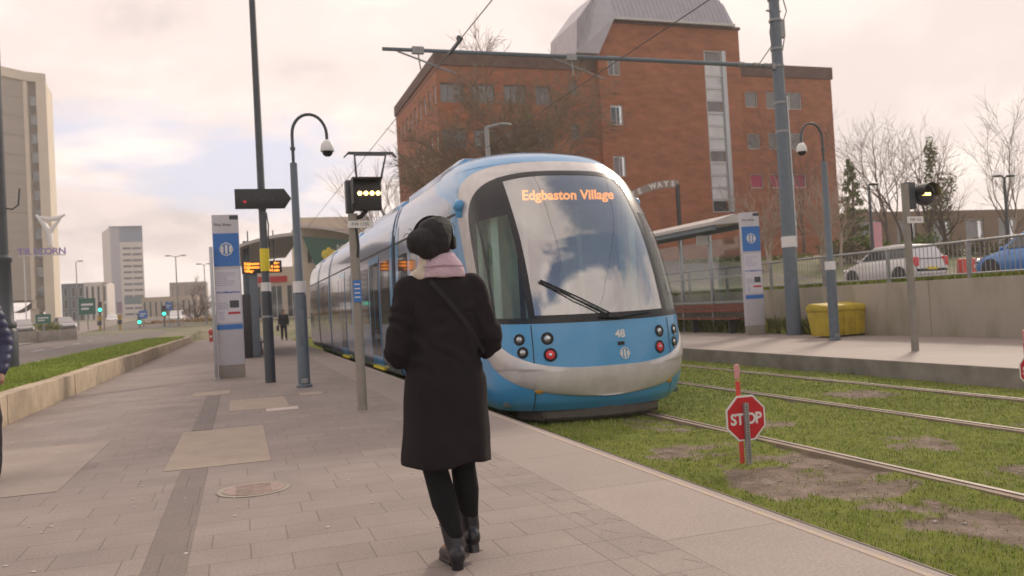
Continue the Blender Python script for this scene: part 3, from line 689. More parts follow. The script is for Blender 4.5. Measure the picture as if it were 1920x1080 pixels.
# pantograph
pan = MB(); pan.tube([(XC-.75, 27.1, 6.52), (XC+.75, 27.1, 6.52)], .028, 8); pan.tube([(XC-.75, 27.35, 6.52), (XC+.75, 27.35, 6.52)], .028, 8)
for sg in (-1, 1): pan.tube([(XC+sg*.72, 27.1, 6.52), (XC+sg*.86, 27.2, 6.38)], .025, 6); pan.tube([(XC+sg*.72, 27.35, 6.52), (XC+sg*.86, 27.25, 6.38)], .025, 6)
pg = MB(); pg.box(XC-.6, XC+.6, 25.4, 27.0, 3.62, 3.70)
for sg in (-1, 1):
    pg.tube([(XC+sg*.42, 25.6, 3.7), (XC+sg*.30, 28.3, 5.05)], [.06, .05], 8); pg.tube([(XC+sg*.30, 28.3, 5.05), (XC+sg*.52, 27.22, 6.5)], [.045, .03], 8)
pg.tube([(XC-.32, 28.3, 5.05), (XC+.32, 28.3, 5.05)], .055, 8); pg.tube([(XC-.5, 27.22, 6.46), (XC+.5, 27.22, 6.46)], .03, 8)
po = tb_('pantograph', pg, m_dkgrey); tb_('collector_head', pan, m_dkgrey, parent=po)

# ================================================================== PLATFORM FURNITURE
def post_text(mb_me, parent): pass
# --- totem signs
def totem(loc, rz, label, group):
    t = thing('totem_sign', label, 'totem sign', loc, rz, group)
    b = MB(); b.box(-.275, .275, -.09, .09, .27, 3.56); b.build('body', mat('totem_white', (.52, .50, .53), .45, var=.05), t, bevel=.012)
    b = MB(); b.box(-.27, .27, -.08, .08, 0, .27); b.build('plinth', m_conc, t, bevel=.006)
    b = MB(); b.box(-.268, .268, -.096, -.090, 2.43, 3.15); b.box(-.268, .268, .090, .096, 2.43, 3.15); bp_ = b.build('blue_panel', m_blue, t)
    b = MB(); emblem(b, Matrix.Translation((0, -.097, 2.80)) @ Matrix.Rotation(R(90), 4, 'X'), .15, 0, .006); b.build('emblem', m_white, bp_)
    b = MB(); b.box(-.255, .255, -.096, -.090, 1.2, 2.36); ip = b.build('information_panel', mat('panel_white', (.66, .63, .68), .4, var=.03), t)
    b = MB(); b.box(-.268, .268, -.097, -.090, 1.05, 1.16); b.build('blue_stripe', m_blue, t)
    ink = mat('print_blue', (.06, .13, .42), .5)
    text('route_text', 'West Midlands Metro', .055, ink, (0, -.097, 1.86), ip, depth=.001, bold=.003)
    b = MB(); rl = random.Random(2)
    for k in range(7):
        z = 2.28-k*.045; b.box(-.22, -.22+rl.uniform(.2, .4), -.0975, -.096, z, z+.012)
    for k in range(4): b.box(-.22, -.22+rl.uniform(.16, .26), -.0975, -.096, 1.62-k*.04, 1.635-k*.04)
    for k in range(5): b.box(-.20, -.10, -.0975, -.096, 1.26+k*.04, 1.275+k*.04)
    b.build('print_lines', mat('print_grey', (.36, .36, .48), .5), ip)
    b = MB(); b.box(.02, .21, -.0975, -.096, 1.52, 1.68); b.build('map_print', m_dkgrey, ip)
    b = MB(); b.box(-.02, .23, -.0975, -.096, 1.38, 1.43); b.build('red_print', m_red, ip)
    text('stop_name', 'Five Ways', .085, m_dkgrey, (-.05, -.094, 3.34), t, depth=.002)
    b = MB(); b.box(.09, .27, -.094, -.090, 3.45, 3.54); b.build('corner_mark', m_dkgrey, t)
    return t
totem((-.21, 19.14, 0), R(-2), 'white and blue totem sign on the near platform left of the dark pole', 'tram stop totem signs')
o = totem((14.2, 20.65, 0), R(-12), 'white and blue totem sign on the opposite platform beside the glass shelter', 'tram stop totem signs')
t = thing('notice_post', 'slim pale metal post standing against the left edge of the totem sign', 'post', (-.53, 18.95, 0))
b = MB(); b.box(-.035, .035, -.05, .05, 0, 2.85); b.build('post', m_steel, t, bevel=.006)
b = MB(); b.box(-.07, .07, -.09, .09, 0, .015); b.build('base_plate', m_steel, t)
# --- dark fingerpost column
t = thing('fingerpost_pole', 'tall dark grey pole with a black pointing direction sign and a yellow band', 'sign pole', (.51, 16.74, 0))
b = MB(); b.tube([(0, 0, 0), (0, 0, 1.75)], .10, 20); b.tube([(0, 0, 1.75), (0, 0, 1.82), (0, 0, 9.6)], [.10, .075, .058], 20); b.build('pole', m_dkgrey, t)
b = MB(); b.prism([(-.50, -.19), (.42, -.19), (.55, 0), (.42, .19), (-.50, .19)], -.045, .045, 'y', 0, Matrix.Translation((0, -.09, 3.56))); fs = b.build('direction_sign', m_black, t, bevel=.006)
text('direction_text', 'City Centre', .13, m_dkgrey, (-.08, -.137, 3.56), fs, depth=.001)
b = MB(); b.ell((-.32, -.137, 3.5), (.035, .006, .03), 10, 6); b.build('pictogram', m_tail, fs)
b = MB(); b.lathe([(.088, 2.16), (.088, 2.60)], 20); b.build('yellow_band', m_yellow, t)
b = MB(); b.lathe([(.092, 1.74), (.092, 1.94)], 20); b.build('white_band', m_white, t)
b = MB(); b.lathe([(.082, 3.36), (.082, 3.40)], 16); b.lathe([(.082, 3.70), (.082, 3.74)], 16); b.lathe([(.105, 1.26), (.105, 1.30)], 16); b.build('clamps', m_galv, t)
b = MB(); b.tube([(.07, -.02, 3.3), (.10, -.03, 3.05), (.085, -.03, 2.8), (.10, -.02, 2.62)], .012, 6); b.build('cable', m_black, t)
# --- CCTV columns
def cctv(loc, s, sg, label):
    t = thing('camera_column', label, 'camera column', loc, 0, 'swan neck camera columns')
    b = MB(); b.tube([(0, 0, 0), (0, 0, 1.62)], .105*s, 20); b.tube([(0, 0, 1.62), (0, 0, 1.68), (0, 0, 3.95*s)], [.105*s, .075*s, .062*s], 20); b.build('column', m_bluegrey, t)
    pts = [(0, 0, 3.9*s), (0, 0, 4.4*s)] + [(sg*(.30-.30*math.cos(a)), 0, 4.46*s+.36*math.sin(a)) for a in np.linspace(0, math.pi*.98, 14)] + [(sg*.60, 0, 4.38*s)]
    b = MB(); b.tube(pts, .028, 10); b.lathe([(.045, 4.18*s), (.045, 4.23*s)], 12); b.build('swan_neck', m_dkgrey, t)
    zc = 4.26*s; x = sg*.60
    b = MB(); b.lathe([(.03, .10), (.06, .09), (.105, .03), (.125, -.08), (.12, -.10), (0, -.10)], 20, 0, Matrix.Translation((x, 0, zc))); h = b.build('dome_housing', m_white, t)
    b = MB(); b.lathe([(.10, -.10), (.085, -.15), (.05, -.185), (0, -.195)], 18, 0, Matrix.Translation((x, 0, zc))); b.build('dome_lens', m_tblk, h)
    b = MB(); b.lathe([(.113*s, 1.66), (.113*s, 1.86)], 20); b.build('white_band', m_white, t)
    b = MB(); b.box(-.045, .045, -.115, -.10, .75, 1.35); b.build('access_door', m_bluegrey, t, bevel=.004)
    b = MB(); b.lathe([(.135, 0), (.135, .04), (.11, .06)], 16); b.build('base_collar', m_bluegrey, t)
    b = MB(); b.box(-.055, .055, -.118, -.10, .08, .16); b.build('number_plate', m_galv, t)
    return t
cctv((1.02, 14.96, 0), 1, 1, 'blue grey camera column with swan neck on the near platform beside the dark pole')
cctv((13.26, 16.14, 0), 1.07, -1, 'blue grey camera column with swan neck in front of the yellow grit bin')
# --- tram signals
def sticker(t, z, r):
    b = MB(); b.box(-.05, .05, -r-.006, -r+.01, z-.14, z+.14); st = b.build('blue_sticker', m_blue, t); b = MB()
    for k in range(4): b.box(-.035, .035, -r-.008, -r-.006, z+.08-k*.055, z+.095-k*.055)
    b.build('sticker_print', m_white, st)
t = thing('tram_signal', 'grey tram signal post on the near platform with square black head and four yellow lamps', 'tram signal', (1.44, 10.72, 0), 0, 'tram signals')
b = MB(); b.tube([(0, 0, 0), (0, 0, 2.52)], .062, 18); b.build('post', m_postgrey, t)
b = MB(); b.box(-.07, .03, .0, .16, 2.54, 2.96); b.build('back_box', m_dkgrey, t, bevel=.01)
b = MB(); b.box(-.02, .36, -.14, -.02, 2.55, 2.95); hd = b.build('head', m_black, t, bevel=.015)
b = MB(); b.box(-.02, .36, -.30, -.14, 2.935, 2.95); b.box(-.02, -.005, -.30, -.14, 2.62, 2.95); b.build('hood', m_black, hd)
for k in range(4):
    b = MB(); b.lathe([(.030, 0), (.026, .012), (0, .014)], 14, 0, Matrix.Translation((.085+.078*k, -.14, 2.765)) @ Matrix.Rotation(R(90), 4, 'X')); b.build('lamp', m_lampy, hd)
b = MB(); b.tube([(.17, -.08, 2.55), (.10, -.04, 2.48), (0, 0, 2.45)], .03, 8); b.build('bracket', m_black, t)
b = MB(); b.box(-.08, .24, -.085, -.07, 2.33, 2.42); pl = b.build('number_plate', m_white, t); text('plate_text', 'FW 115S', .06, m_dkgrey, (.08, -.087, 2.375), pl, depth=.001)
b = MB(); b.tube([(.03, -.06, 2.33), (.045, -.055, 2.1), (.03, -.06, 1.95)], .018, 6); b.build('cable', m_black, t)
sticker(t, 1.52, .062)
t = thing('tram_signal', 'grey tram signal post on the opposite platform with hooded round head and three lamps', 'tram signal', (11.66, 12.06, 0), 0, 'tram signals')
b = MB(); b.tube([(0, 0, 0), (0, 0, 3.06)], .065, 18); b.build('post', m_postgrey, t)
b = MB(); b.box(.06, .24, -.02, .16, 2.60, 3.10); b.build('back_box', m_dkgrey, t, bevel=.02)
b = MB(); X = Matrix.Translation((.42, -.02, 2.86)) @ Matrix.Rotation(R(90), 4, 'X'); b.lathe([(.20, -.06), (.20, .04), (.185, .05), (0, .05)], 22, 0, X); hd = b.build('head', m_black, t)
b = MB(); n = 14; b.grid([[(.42+.2*math.cos(a), -.07-y, 2.86+.2*math.sin(a)) for a in np.linspace(R(-10), R(190), n)] for y in (0, .16)]); b.build('hood', m_black, hd)
for k in range(3):
    b = MB(); b.box(.315+.075*k, .365+.075*k, -.085, -.07, 2.835, 2.885); b.build('lamp', m_lampy, hd, bevel=.006)
b = MB(); b.box(-.06, .30, -.085, -.07, 2.33, 2.45); pl = b.build('number_plate', m_white, t); text('plate_text', 'FW 110', .075, m_dkgrey, (.12, -.087, 2.39), pl, depth=.001)
b = MB(); b.tube([(.03, -.06, 2.33), (.05, -.055, 2.15), (.03, -.06, 2.0)], .02, 6); b.build('cable', m_black, t)
# --- yellow grit bin
t = thing('grit_bin', 'yellow plastic grit bin on the opposite platform against the stained retaining wall', 'grit bin', (14.55, 17.37, 0), R(8))
yb = mat('grit_bin_yellow', (.47, .35, .03), .6, var=.25, scale=3)
b = MB(); b.add([(x*(.80+.06*k), y*(.30+.05*k), z) for k, z in ((0, .04), (1, .66)) for x, y in ((-1, -1), (1, -1), (1, 1), (-1, 1))], [(0, 3, 2, 1), (4, 5, 6, 7), (0, 1, 5, 4), (1, 2, 6, 5), (2, 3, 7, 6), (3, 0, 4, 7)])
for x in (-.78, -.35, .05, .45, .74): b.box(x, x+.07, -.375, -.28, .05, .64)
b.build('tub', yb, t, bevel=.012)
b = MB(); b.prism([(-.38, .66), (.37, .66), (.37, .78), (.25, .86), (-.34, .80), (-.38, .74)], -.885, .885, 'x'); b.build('lid', yb, t, bevel=.02)
b = MB(); b.box(-.5, -.25, -.3, .3, 0, .06); b.box(.25, .5, -.3, .3, 0, .06); b.build('feet', m_black, t)
# --- stop signs in the grass
def stop_sign(loc, label, rz=0):
    t = thing('stop_sign', label, 'stop sign', loc, rz, 'stop signs in the track grass')
    oc = [(.197*math.cos(R(22.5+45*k)), .197*math.sin(R(22.5+45*k))) for k in range(8)]; X = Matrix.Translation((0, .0, .395))
    b = MB(); b.prism([(a*1.09, c*1.09) for a, c in oc], .0, .006, 'y', 0, X); pl = b.build('plate', m_white, t)
    b = MB(); b.prism(oc, -.003, 0, 'y', 0, X); b.build('red_face', m_red, pl)
    for ch, x in (('S', -.128), ('T', -.062), ('O', .045), ('P', .125)): text('letter', ch, .135, m_white, (x, -.004, .385), pl, depth=.001, bold=.004)
    b = MB(); b.box(-.028, .012, -.035, -.004, -.12, .53)
    pst = b.build('perforated_post', m_galv, t)
    b = MB(); 
    for k in range(20): b.lathe([(.006, 0), (.006, .002), (0, .002)], 8, 0, Matrix.Translation((-.008, -.035, .02+k*.025)) @ Matrix.Rotation(R(90), 4, 'X'))
    b.build('post_holes', m_black, pst)
    b = MB(); b.tube([(-.03, .05, -.12), (-.03, .05, .72)], .020, 12); rp = b.build('marker_post', mat('marker_red', (.62, .06, .045), .5, var=.1), t)
    b = MB(); b.lathe([(.023, .74), (.024, .85), (.02, .865), (0, .868)], 14, 0, Matrix.Translation((-.03, .05, 0))); b.build('marker_cap', mat('marker_pink', (.62, .27, .27), .5), rp)
    return t
stop_sign((4.18, 6.3, -.27), 'red octagonal STOP sign behind a perforated post in the worn track grass')
stop_sign((8.93, 7.45, -.27), 'red STOP sign cut by the right edge of the photo near the opposite platform')
# --- dark lamp column at the left edge
t = thing('lamp_column', 'dark street lamp column on the left grass verge at the left edge behind the person in navy', 'lamp post', (-5.33, 22.6, .36))
b = MB(); b.lathe([(.26, 0), (.26, .9), (.22, .98), (.24, 1.02), (.24, 1.10), (.19, 1.18), (.17, 2.55), (.20, 2.6), (.20, 2.68), (.13, 2.75), (.12, 14.0)], 20); b.build('column', m_dkgrey, t)
b = MB(); b.tube([(0, 0, 3.9), (.25, 0, 3.85), (.38, 0, 3.95), (.42, 0, 4.35)], .02, 6); b.build('hook', m_dkgrey, t)
# --- catenary mast, cantilever and wires
t = thing('catenary_mast', 'thick grey overhead line mast on the opposite platform carrying the long horizontal arm', 'mast', (14.47, 19.23, 0))
b = MB(); b.tube([(0, 0, 0), (0, 0, 2.6), (0, 0, 11.5)], [.20, .185, .125], 22); b.build('mast', m_bluegrey, t)
b = MB(); b.tube([(.16, -.12, 2.4), (.15, -.10, 6.6)], .028, 8); b.build('conduit', m_steel, t)
b = MB(); b.lathe([(.20, 2.42), (.20, 2.72)], 22); b.build('white_band', m_white, t)
b = MB()
for z in (5.6, 6.4, 7.42, 7.9, 8.7, 9.3): c = MB(); c.lathe([(.175, z), (.175, z+.06)], 16); c.build('clamp', m_galv, t)
b.box(-.24, -.10, -.08, .08, 7.36, 7.52); b.box(.08, .24, -.1, .1, 8.25, 8.75); b.box(-.26, .2, -.03, .03, 8.98, 9.02); b.build('brackets', m_galv, t)
b = MB(); b.tube([(.15, -.05, 7.9), (.22, -.06, 8.2), (.18, -.05, 8.6), (.36, -.05, 9.0), (.2, -.05, 9.6)], .016, 6); b.tube([(-.15, -.05, 8.7), (-.24, -.06, 8.4), (-.2, -.05, 8.0), (-.6, -.05, 7.52)], .014, 6); b.build('cable', m_black, t)
b = MB(); b.tube([(-.2, 0, 7.45), (-5.0, 0, 7.46), (-11.0, 0, 7.44)], [.062, .055, .045], 12); arm = b.build('cantilever_arm', m_bluegrey, t)
for x in (-10.15, -6.2): b = MB(); b.tube([(x, 0, 7.42), (x+.05, 0, 6.98)], .02, 6); b.tube([(x-.5, 0, 7.40), (x+.9, 0, 6.92)], .022, 8); b.box(x-.14, x+.14, -.06, .06, 7.36, 7.52); b.build('registration_arm', m_galv, arm)
for x in (-1.2, -.7, -.35): b = MB(); b.lathe([(.05, -.12), (.085, -.08), (.05, -.04), (.085, 0), (.05, .04), (.085, .08), (.05, .12)], 12, 0, Matrix.Translation((x, 0, 7.45)) @ Matrix.Rotation(R(90), 4, 'Y')); b.build('insulator', m_postgrey, arm)
def wire(name, pts, r, label, grp): return tag(MB().tube(pts, r, 5).build(name, m_black), label, 'wire', grp)
wire('contact_wire', [(4.36, y, 6.52+.011*(y-16)) for y in (-40, 0, 10, 19, 27, 46, 90)], .011, 'overhead contact wire above the standing tram, touching its pantograph', 'overhead wires')
wire('contact_wire', [(8.2, y, 6.52+.011*(y-16)) for y in (-40, 0, 10, 19, 27, 46, 90)], .011, 'overhead contact wire above the empty right hand track', 'overhead wires')
b = thing('section_insulator', 'small dark insulator clipped on the contact wire above the tram roof', 'insulator', (4.36, 16.0, 6.5)); q = MB(); q.box(-.03, .03, -.5, .5, -.02, .03); q.lathe([(.04, -.06), (.06, 0), (.04, .06)], 10, 0, Matrix.Translation((0, -.35, .05))); q.build('clip', m_dkgrey, b)
# --- shelters
t = thing('platform_shelter', 'grey waiting shelter with curved roof on the near platform behind the totem sign', 'shelter', (0.3, 29, 0))
rows = []
for k in range(13):
    x = -.35+2.1*k/12; u = k/12; rows.append([(x, y, 3.72+.40*u-.10*(2*u-1)**2) for y in (-1.2, 9)])
top = rows; b = MB(); b.grid(top); b.grid([[(x, y, z-.10) for (x, y, z) in r] for r in rows], flip=True)
for q in (0, 1): b.grid([[(r[q][0], r[q][1], r[q][2]-.10*j) for r in rows] for j in (0, 1)], flip=q == 0)
b.grid([[(rows[0][q][0], rows[0][q][1], rows[0][q][2]-.1*j) for q in (0, 1)] for j in (0, 1)]); b.grid([[(rows[-1][q][0], rows[-1][q][1], rows[-1][q][2]-.1*j) for q in (0, 1)] for j in (0, 1)], flip=True)
b.build('roof', mat('shelter_roof', (.50, .46, .42), .5, var=.06), t, smooth=30)
for y in (.2, 3.0, 5.8, 8.4):
    b = MB(); b.box(-.10, .10, y-.05, y+.05, 0, 3.9); b.build('post', m_bluegrey, t, bevel=.008)
for y in (.3, 3.1, 5.9):
    b = MB(); b.box(-.02, .02, y, y+2.6, .2, 2.3); b.build('glass_panel', m_wing, t)
b = MB(); b.box(.2, .5, 1, 8, .42, .47); b.box(.28, .4, 1.5, 1.6, 0, .42); b.box(.28, .4, 7, 7.1, 0, .42); b.build('bench', mat('bench_wood', (.17, .055, .03), .5), t)
t = thing('ticket_machine', 'tall dark ticket machine with grey casing under the near platform shelter', 'ticket machine', (.33, 28.6, 0))
b = MB(); b.box(.02, .28, -.25, .25, .03, 2.75); b.build('casing', m_bluegrey, t, bevel=.015)
b = MB(); b.box(-.26, .02, -.28, .2, .0, 2.08); b.build('screen_panel', m_black, t, bevel=.015)
t = thing('information_display', 'black departure display with orange dot matrix text hanging under the near shelter roof', 'display', (.76, 28.3, 2.95))
b = MB(); b.box(-.63, .63, -.06, .06, -.20, .20); ds = b.build('housing', m_black, t, bevel=.01)
for k, (a, c) in enumerate((('Edgbaston', 'due'), ('Edgbaston', '8 min'), ('Village', '14 min'))):
    text('departure_text', a, .115, m_orange, (-.55, -.063, .115-.118*k), ds, depth=.001, bold=.006, align='LEFT'); text('departure_text', c, .115, m_orange, (.55, -.063, .115-.118*k), ds, depth=.001, bold=.006, align='RIGHT')
for x in (-.4, .4): b = MB(); b.tube([(x, 0, .2), (x, 0, 1.2)], .02, 6); b.build('hanger', m_dkgrey, t)
t = thing('platform_shelter', 'grey framed glass shelter with pale sloping roof on the opposite platform behind the tram', 'shelter', (14.6, 25.6, 0))
b = MB(); b.add([(-1.05, -4.1, 3.32), (.5, -4.1, 3.40), (.5, 4.6, 3.40), (-1.05, 4.6, 3.32), (-1.05, -4.1, 3.42), (-.3, -4.1, 3.64), (.5, -4.1, 3.50), (.5, 4.6, 3.50), (-.3, 4.6, 3.64), (-1.05, 4.6, 3.42)],
    [(0, 3, 2, 1), (0, 1, 6, 5, 4), (1, 2, 7, 6), (2, 3, 9, 8, 7), (3, 0, 4, 9), (4, 5, 8, 9), (5, 6, 7, 8)]); b.build('roof', mat('pale_roof', (.50, .46, .43), .5, var=.06), t, smooth=20)
b = MB(); b.box(-1.0, -.9, -4.0, 4.5, 3.18, 3.32); b.box(.1, .2, -4.0, 4.5, 3.2, 3.36); b.build('roof_beam', m_bluegrey, t)
for y in (-3.8, -1.9, 0, 1.9, 3.8):
    b = MB(); b.box(.10, .20, y-.05, y+.05, 0, 3.25); b.build('post', m_steel, t, bevel=.008)
for y in (-3.75, -1.85, .05, 1.95):
    b = MB(); b.box(.135, .15, y, y+1.8, .9, 3.0); b.build('glass_panel', glass('clear_glass', (.86, .9, .9), .03, 1.4), t)
b = MB()
for z in (.95, 1.75): b.box(.11, .19, -3.8, 3.8, z, z+.06)
b.build('rear_rail', m_steel, t)
b = MB()
for k in range(4): b.box(-.30+k*.115, -.21+k*.115, -3.8, 3.7, .44, .48)
for z in (.66, .80): b.box(.06, .09, -3.8, 3.7, z, z+.11)
b.build('bench_slats', mat('bench_red_wood', (.20, .055, .032), .5, var=.25), t)
for y in (-3.3, -1.1, 1.1, 3.3): b = MB(); b.box(-.2, .02, y-.03, y+.03, 0, .44); b.build('bench_leg', m_dkgrey, t)
b = MB(); b.box(-.55, -.15, -2.3, -2.25, 2.85, 3.15); b.build('hanging_sign', m_white, t)

# ================================================================== PEOPLE
m_skin = mat('skin', (.30, .16, .10), .55, var=.06, scale=12)
def person(name, label, loc, rz, J, voxel=.007, fingers=True):
    """One continuous body grown from joints J (local metres, facing +y)."""
    mb = MB(); V = {k: Vector(v) for k, v in J.items()}
    def cap(a, b, ra, rb): mb.capsule(V[a] if isinstance(a, str) else a, V[b] if isinstance(b, str) else b, ra, rb)
    hc, hd = V['head'], V['look'].normalized(); side = hd.cross(Vector((0, 0, 1))).normalized(); upv = side.cross(hd)
    X = Matrix.Identity(4)
    for i in range(3): X[i][0] = side[i]; X[i][1] = hd[i]; X[i][2] = upv[i]; X[i][3] = hc[i]
    mb.ell((0, -.008, .025), (.073, .092, .088), 24, 16, 0, X); mb.ell((0, .028, -.045), (.058, .062, .07), 20, 12, 0, X)     # cranium, jaw
    mb.ell((0, .083, -.092), (.026, .018, .018), 12, 8, 0, X)                                                           # chin
    mb.capsule(X @ Vector((0, .086, .012)), X @ Vector((0, .106, -.030)), .010, .015); 
    for sx in (-1, 1):
        mb.ell((sx*.014, .094, -.034), (.010, .012, .009), 10, 8, 0, X); mb.ell((sx*.076, -.006, -.008), (.012, .022, .034), 12, 8, 0, X)
        mb.ell((sx*.030, .078, .022), (.020, .012, .010), 10, 8, 0, X); mb.ell((sx*.040, .060, -.025), (.024, .024, .022), 10, 8, 0, X)
    mb.ell((0, .088, -.060), (.024, .012, .007), 12, 8, 0, X); mb.ell((0, .086, -.071), (.020, .012, .008), 12, 8, 0, X)
    nb = V['neck']; mb.capsule(nb, hc + Vector((0, -.01, -.03)), .058, .050)
    hip = (V['hipL']+V['hipR'])/2; ch = V['chest']
    mb.ell(tuple(ch), (.15, .105, .17)); mb.ell(tuple((ch+hip)/2), (.125, .095, .16)); mb.ell(tuple(hip), (.155, .115, .13)); cap(ch, nb, .09, .06)
    for s in 'LR':
        cap('sh'+s, 'el'+s, .052, .042); cap('el'+s, 'wr'+s, .042, .028); cap(ch+Vector((0, 0, .09)), 'sh'+s, .06, .055)
        cap('hip'+s, 'kn'+s, .085, .056); cap('kn'+s, (V['kn'+s]*.55+V['an'+s]*.45), .054, .057); cap((V['kn'+s]*.55+V['an'+s]*.45), 'an'+s, .056, .038)
        t = V.get('toe'+s); cap('an'+s, t, .038, .028); cap(V['an'+s]+Vector((0, -.03, -.03)), t, .03, .025)
        w_ = V['wr'+s]; d = (w_-V['el'+s]).normalized(); d = (d*.75+Vector(J.get('hand', (0, .2, -.1)))).normalized()
        inw = Vector((1 if s == 'L' else -1, 0, 0)); inw = (inw-d*inw.dot(d)).normalized(); nrm = d.cross(inw)
        mb.capsule(w_, w_+d*.075, .026, .033); pal = w_+d*.085
        for q in (-1, 1): mb.capsule(w_+d*.03+nrm*q*.016, pal+nrm*q*.024, .017, .016)
        for f_, (off, ln) in enumerate(((-.030, .066), (-.010, .078), (.011, .073), (.030, .056))):
            a = pal+nrm*off; k1 = a+d*ln*.48+inw*.010; k2 = k1+d*ln*.30+inw*.022; k3 = k2+d*ln*.16+inw*.022
            mb.capsule(a-d*.01, k1, .0095, .009, 8); mb.capsule(k1, k2, .009, .008, 8); mb.capsule(k2, k3, .008, .007, 8)
        a = w_+d*.03-nrm*.024; k1 = a-nrm*.028+d*.024+inw*.015; k2 = k1+d*.030-nrm*.006+inw*.010; mb.capsule(a, k1, .012, .010, 8); mb.capsule(k1, k2, .010, .008, 8)
    me = remesh(mb, voxel, 3, .4); me.name = name; me.materials.append(m_skin)
    o = link(name, me, None, loc, (0, 0, rz)); tag(o, label, 'person')
    e = MB()
    for sx in (-1, 1): e.ell((sx*.030, .0835, .0205), (.011, .008, .007), 10, 8, 0, X)
    e.build('eyes', m_white, o)
    return o, X, V
def cloth(name, mb, m, o, voxel=.012, smooth=5, wr=0, sc=6, seed=0):
    me = remesh(mb, voxel, smooth, .5)
    if wr: rough_up(me, wr, sc, seed)
    me.materials.append(m); me.name = name; return link(name, me, o)
def ringsolid(mb, rings, n=28):
    vs = []; fs = []
    for (z, cx, cy, a, b) in rings: vs += [(cx+a*math.cos(2*math.pi*j/n), cy+b*math.sin(2*math.pi*j/n), z) for j in range(n)]
    k = len(rings)
    for i in range(k-1):
        for j in range(n): q = (j+1) % n; fs.append((i*n+j, i*n+q, (i+1)*n+q, (i+1)*n+j))
    fs.append(tuple(range(n-1, -1, -1))); fs.append(tuple((k-1)*n+j for j in range(n))); mb.add(vs, fs)
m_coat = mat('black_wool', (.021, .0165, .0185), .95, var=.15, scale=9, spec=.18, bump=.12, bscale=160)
m_legg = mat('black_leggings', (.009, .009, .010), .8, var=.2, scale=30, spec=.2)
m_boot = mat('black_leather', (.015, .014, .019), .34, var=.3, scale=25)
m_hair = mat('black_hair', (.013, .011, .012), .8, var=.4, scale=30, bump=.6, bscale=90, stretch=(1, 1, .35))
# woman walking towards the tram, seen from behind
J = dict(head=(-.015, .015, 1.545), look=(.42, .88, .10), neck=(.0, -.005, 1.36), chest=(0, 0, 1.19), hipL=(-.085, 0, .83), hipR=(.085, .01, .83),
         shL=(-.165, -.005, 1.33), shR=(.165, -.005, 1.335), elL=(-.225, -.01, 1.04), elR=(.235, -.005, 1.06), wrL=(-.12, .20, 1.03), wrR=(.10, .20, 1.05), hand=(0, .2, .1),
         knL=(-.065, .02, .45), knR=(.085, .07, .46), anL=(-.012, -.085, .115), anR=(.098, .04, .155), toeL=(-.03, .07, .035), toeR=(.112, .185, .035))
wo, HX, V = person('person', 'woman seen from behind in a long black coat and pink scarf walking beside the tram', (.93, 3.93, 0), 0, J, .0065)
b = MB(); ringsolid(b, [(.475, -.005, .0, .222, .165), (.52, -.004, 0, .221, .165), (.70, 0, 0, .212, .16), (.88, .003, -.005, .203, .152), (1.0, .0, -.005, .174, .132), (1.12, 0, -.005, .180, .132), (1.25, 0, 0, .198, .132), (1.325, 0, -.004, .192, .112), (1.37, 0, -.006, .14, .09), (1.41, 0, -.008, .085, .075)])
for s in 'LR':
    q = 1 if s == 'R' else -1
    b.capsule(V['sh'+s]+Vector((-q*.01, 0, -.012)), V['el'+s], .075, .066); b.capsule(V['el'+s], V['wr'+s], .066, .052)
    b.capsule(V['el'+s]+Vector((0, .0, .0)), V['el'+s]+Vector((-q*.012, .01, -.05)), .062, .045)
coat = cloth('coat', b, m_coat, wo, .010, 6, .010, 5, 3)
for v in coat.data.vertices:                                  # creases across the back and round the elbows
    c = v.co; k = smst(1.38, 1.25, c.z)*smst(.88, .98, c.z)
    dgl = mnoise.noise(Vector((c.x*5+c.z*6, c.y*3, c.z*4-c.x*5)))
    v.co = c + v.normal*(.005*k*math.sin(9*dgl+c.z*18*(.6 if abs(c.x) < .15 else 1.6))) + v.normal*(.004*k*mnoise.noise(c*22))
for v in coat.data.vertices:                                  # soft vertical folds in the skirt of the coat
    if v.co.z < .95:
        k = (.95-v.co.z)/.5; a = math.atan2(v.co.y, v.co.x); v.co.x *= 1+.025*k*math.sin(a*7+.6); v.co.y *= 1+.075*k*math.sin(a*7+.6)
    v.co.z += smst(.60, .46, v.co.z)*(.012*math.sin(v.co.x*20)+.014*(1-abs(v.co.x)/.22))
b = MB()
for s in 'LR': b.capsule(V['wr'+s]+(V['wr'+s]-V['el'+s]).normalized()*-.02, V['wr'+s]+(V['wr'+s]-V['el'+s]).normalized()*.015, .056, .055)
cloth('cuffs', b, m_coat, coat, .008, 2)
b = MB()
for s in 'LR':
    mid = V['kn'+s]*.55+V['an'+s]*.45
    b.capsule(V['hip'+s]*.8+V['kn'+s]*.2, V['kn'+s], .092, .064); b.capsule(V['kn'+s], mid+Vector((0, -.012, 0)), .062, .064); b.capsule(mid+Vector((0, -.012, 0)), V['an'+s]+Vector((0, 0, .05)), .062, .045)
cloth('leggings', b, m_legg, wo, .009, 4)
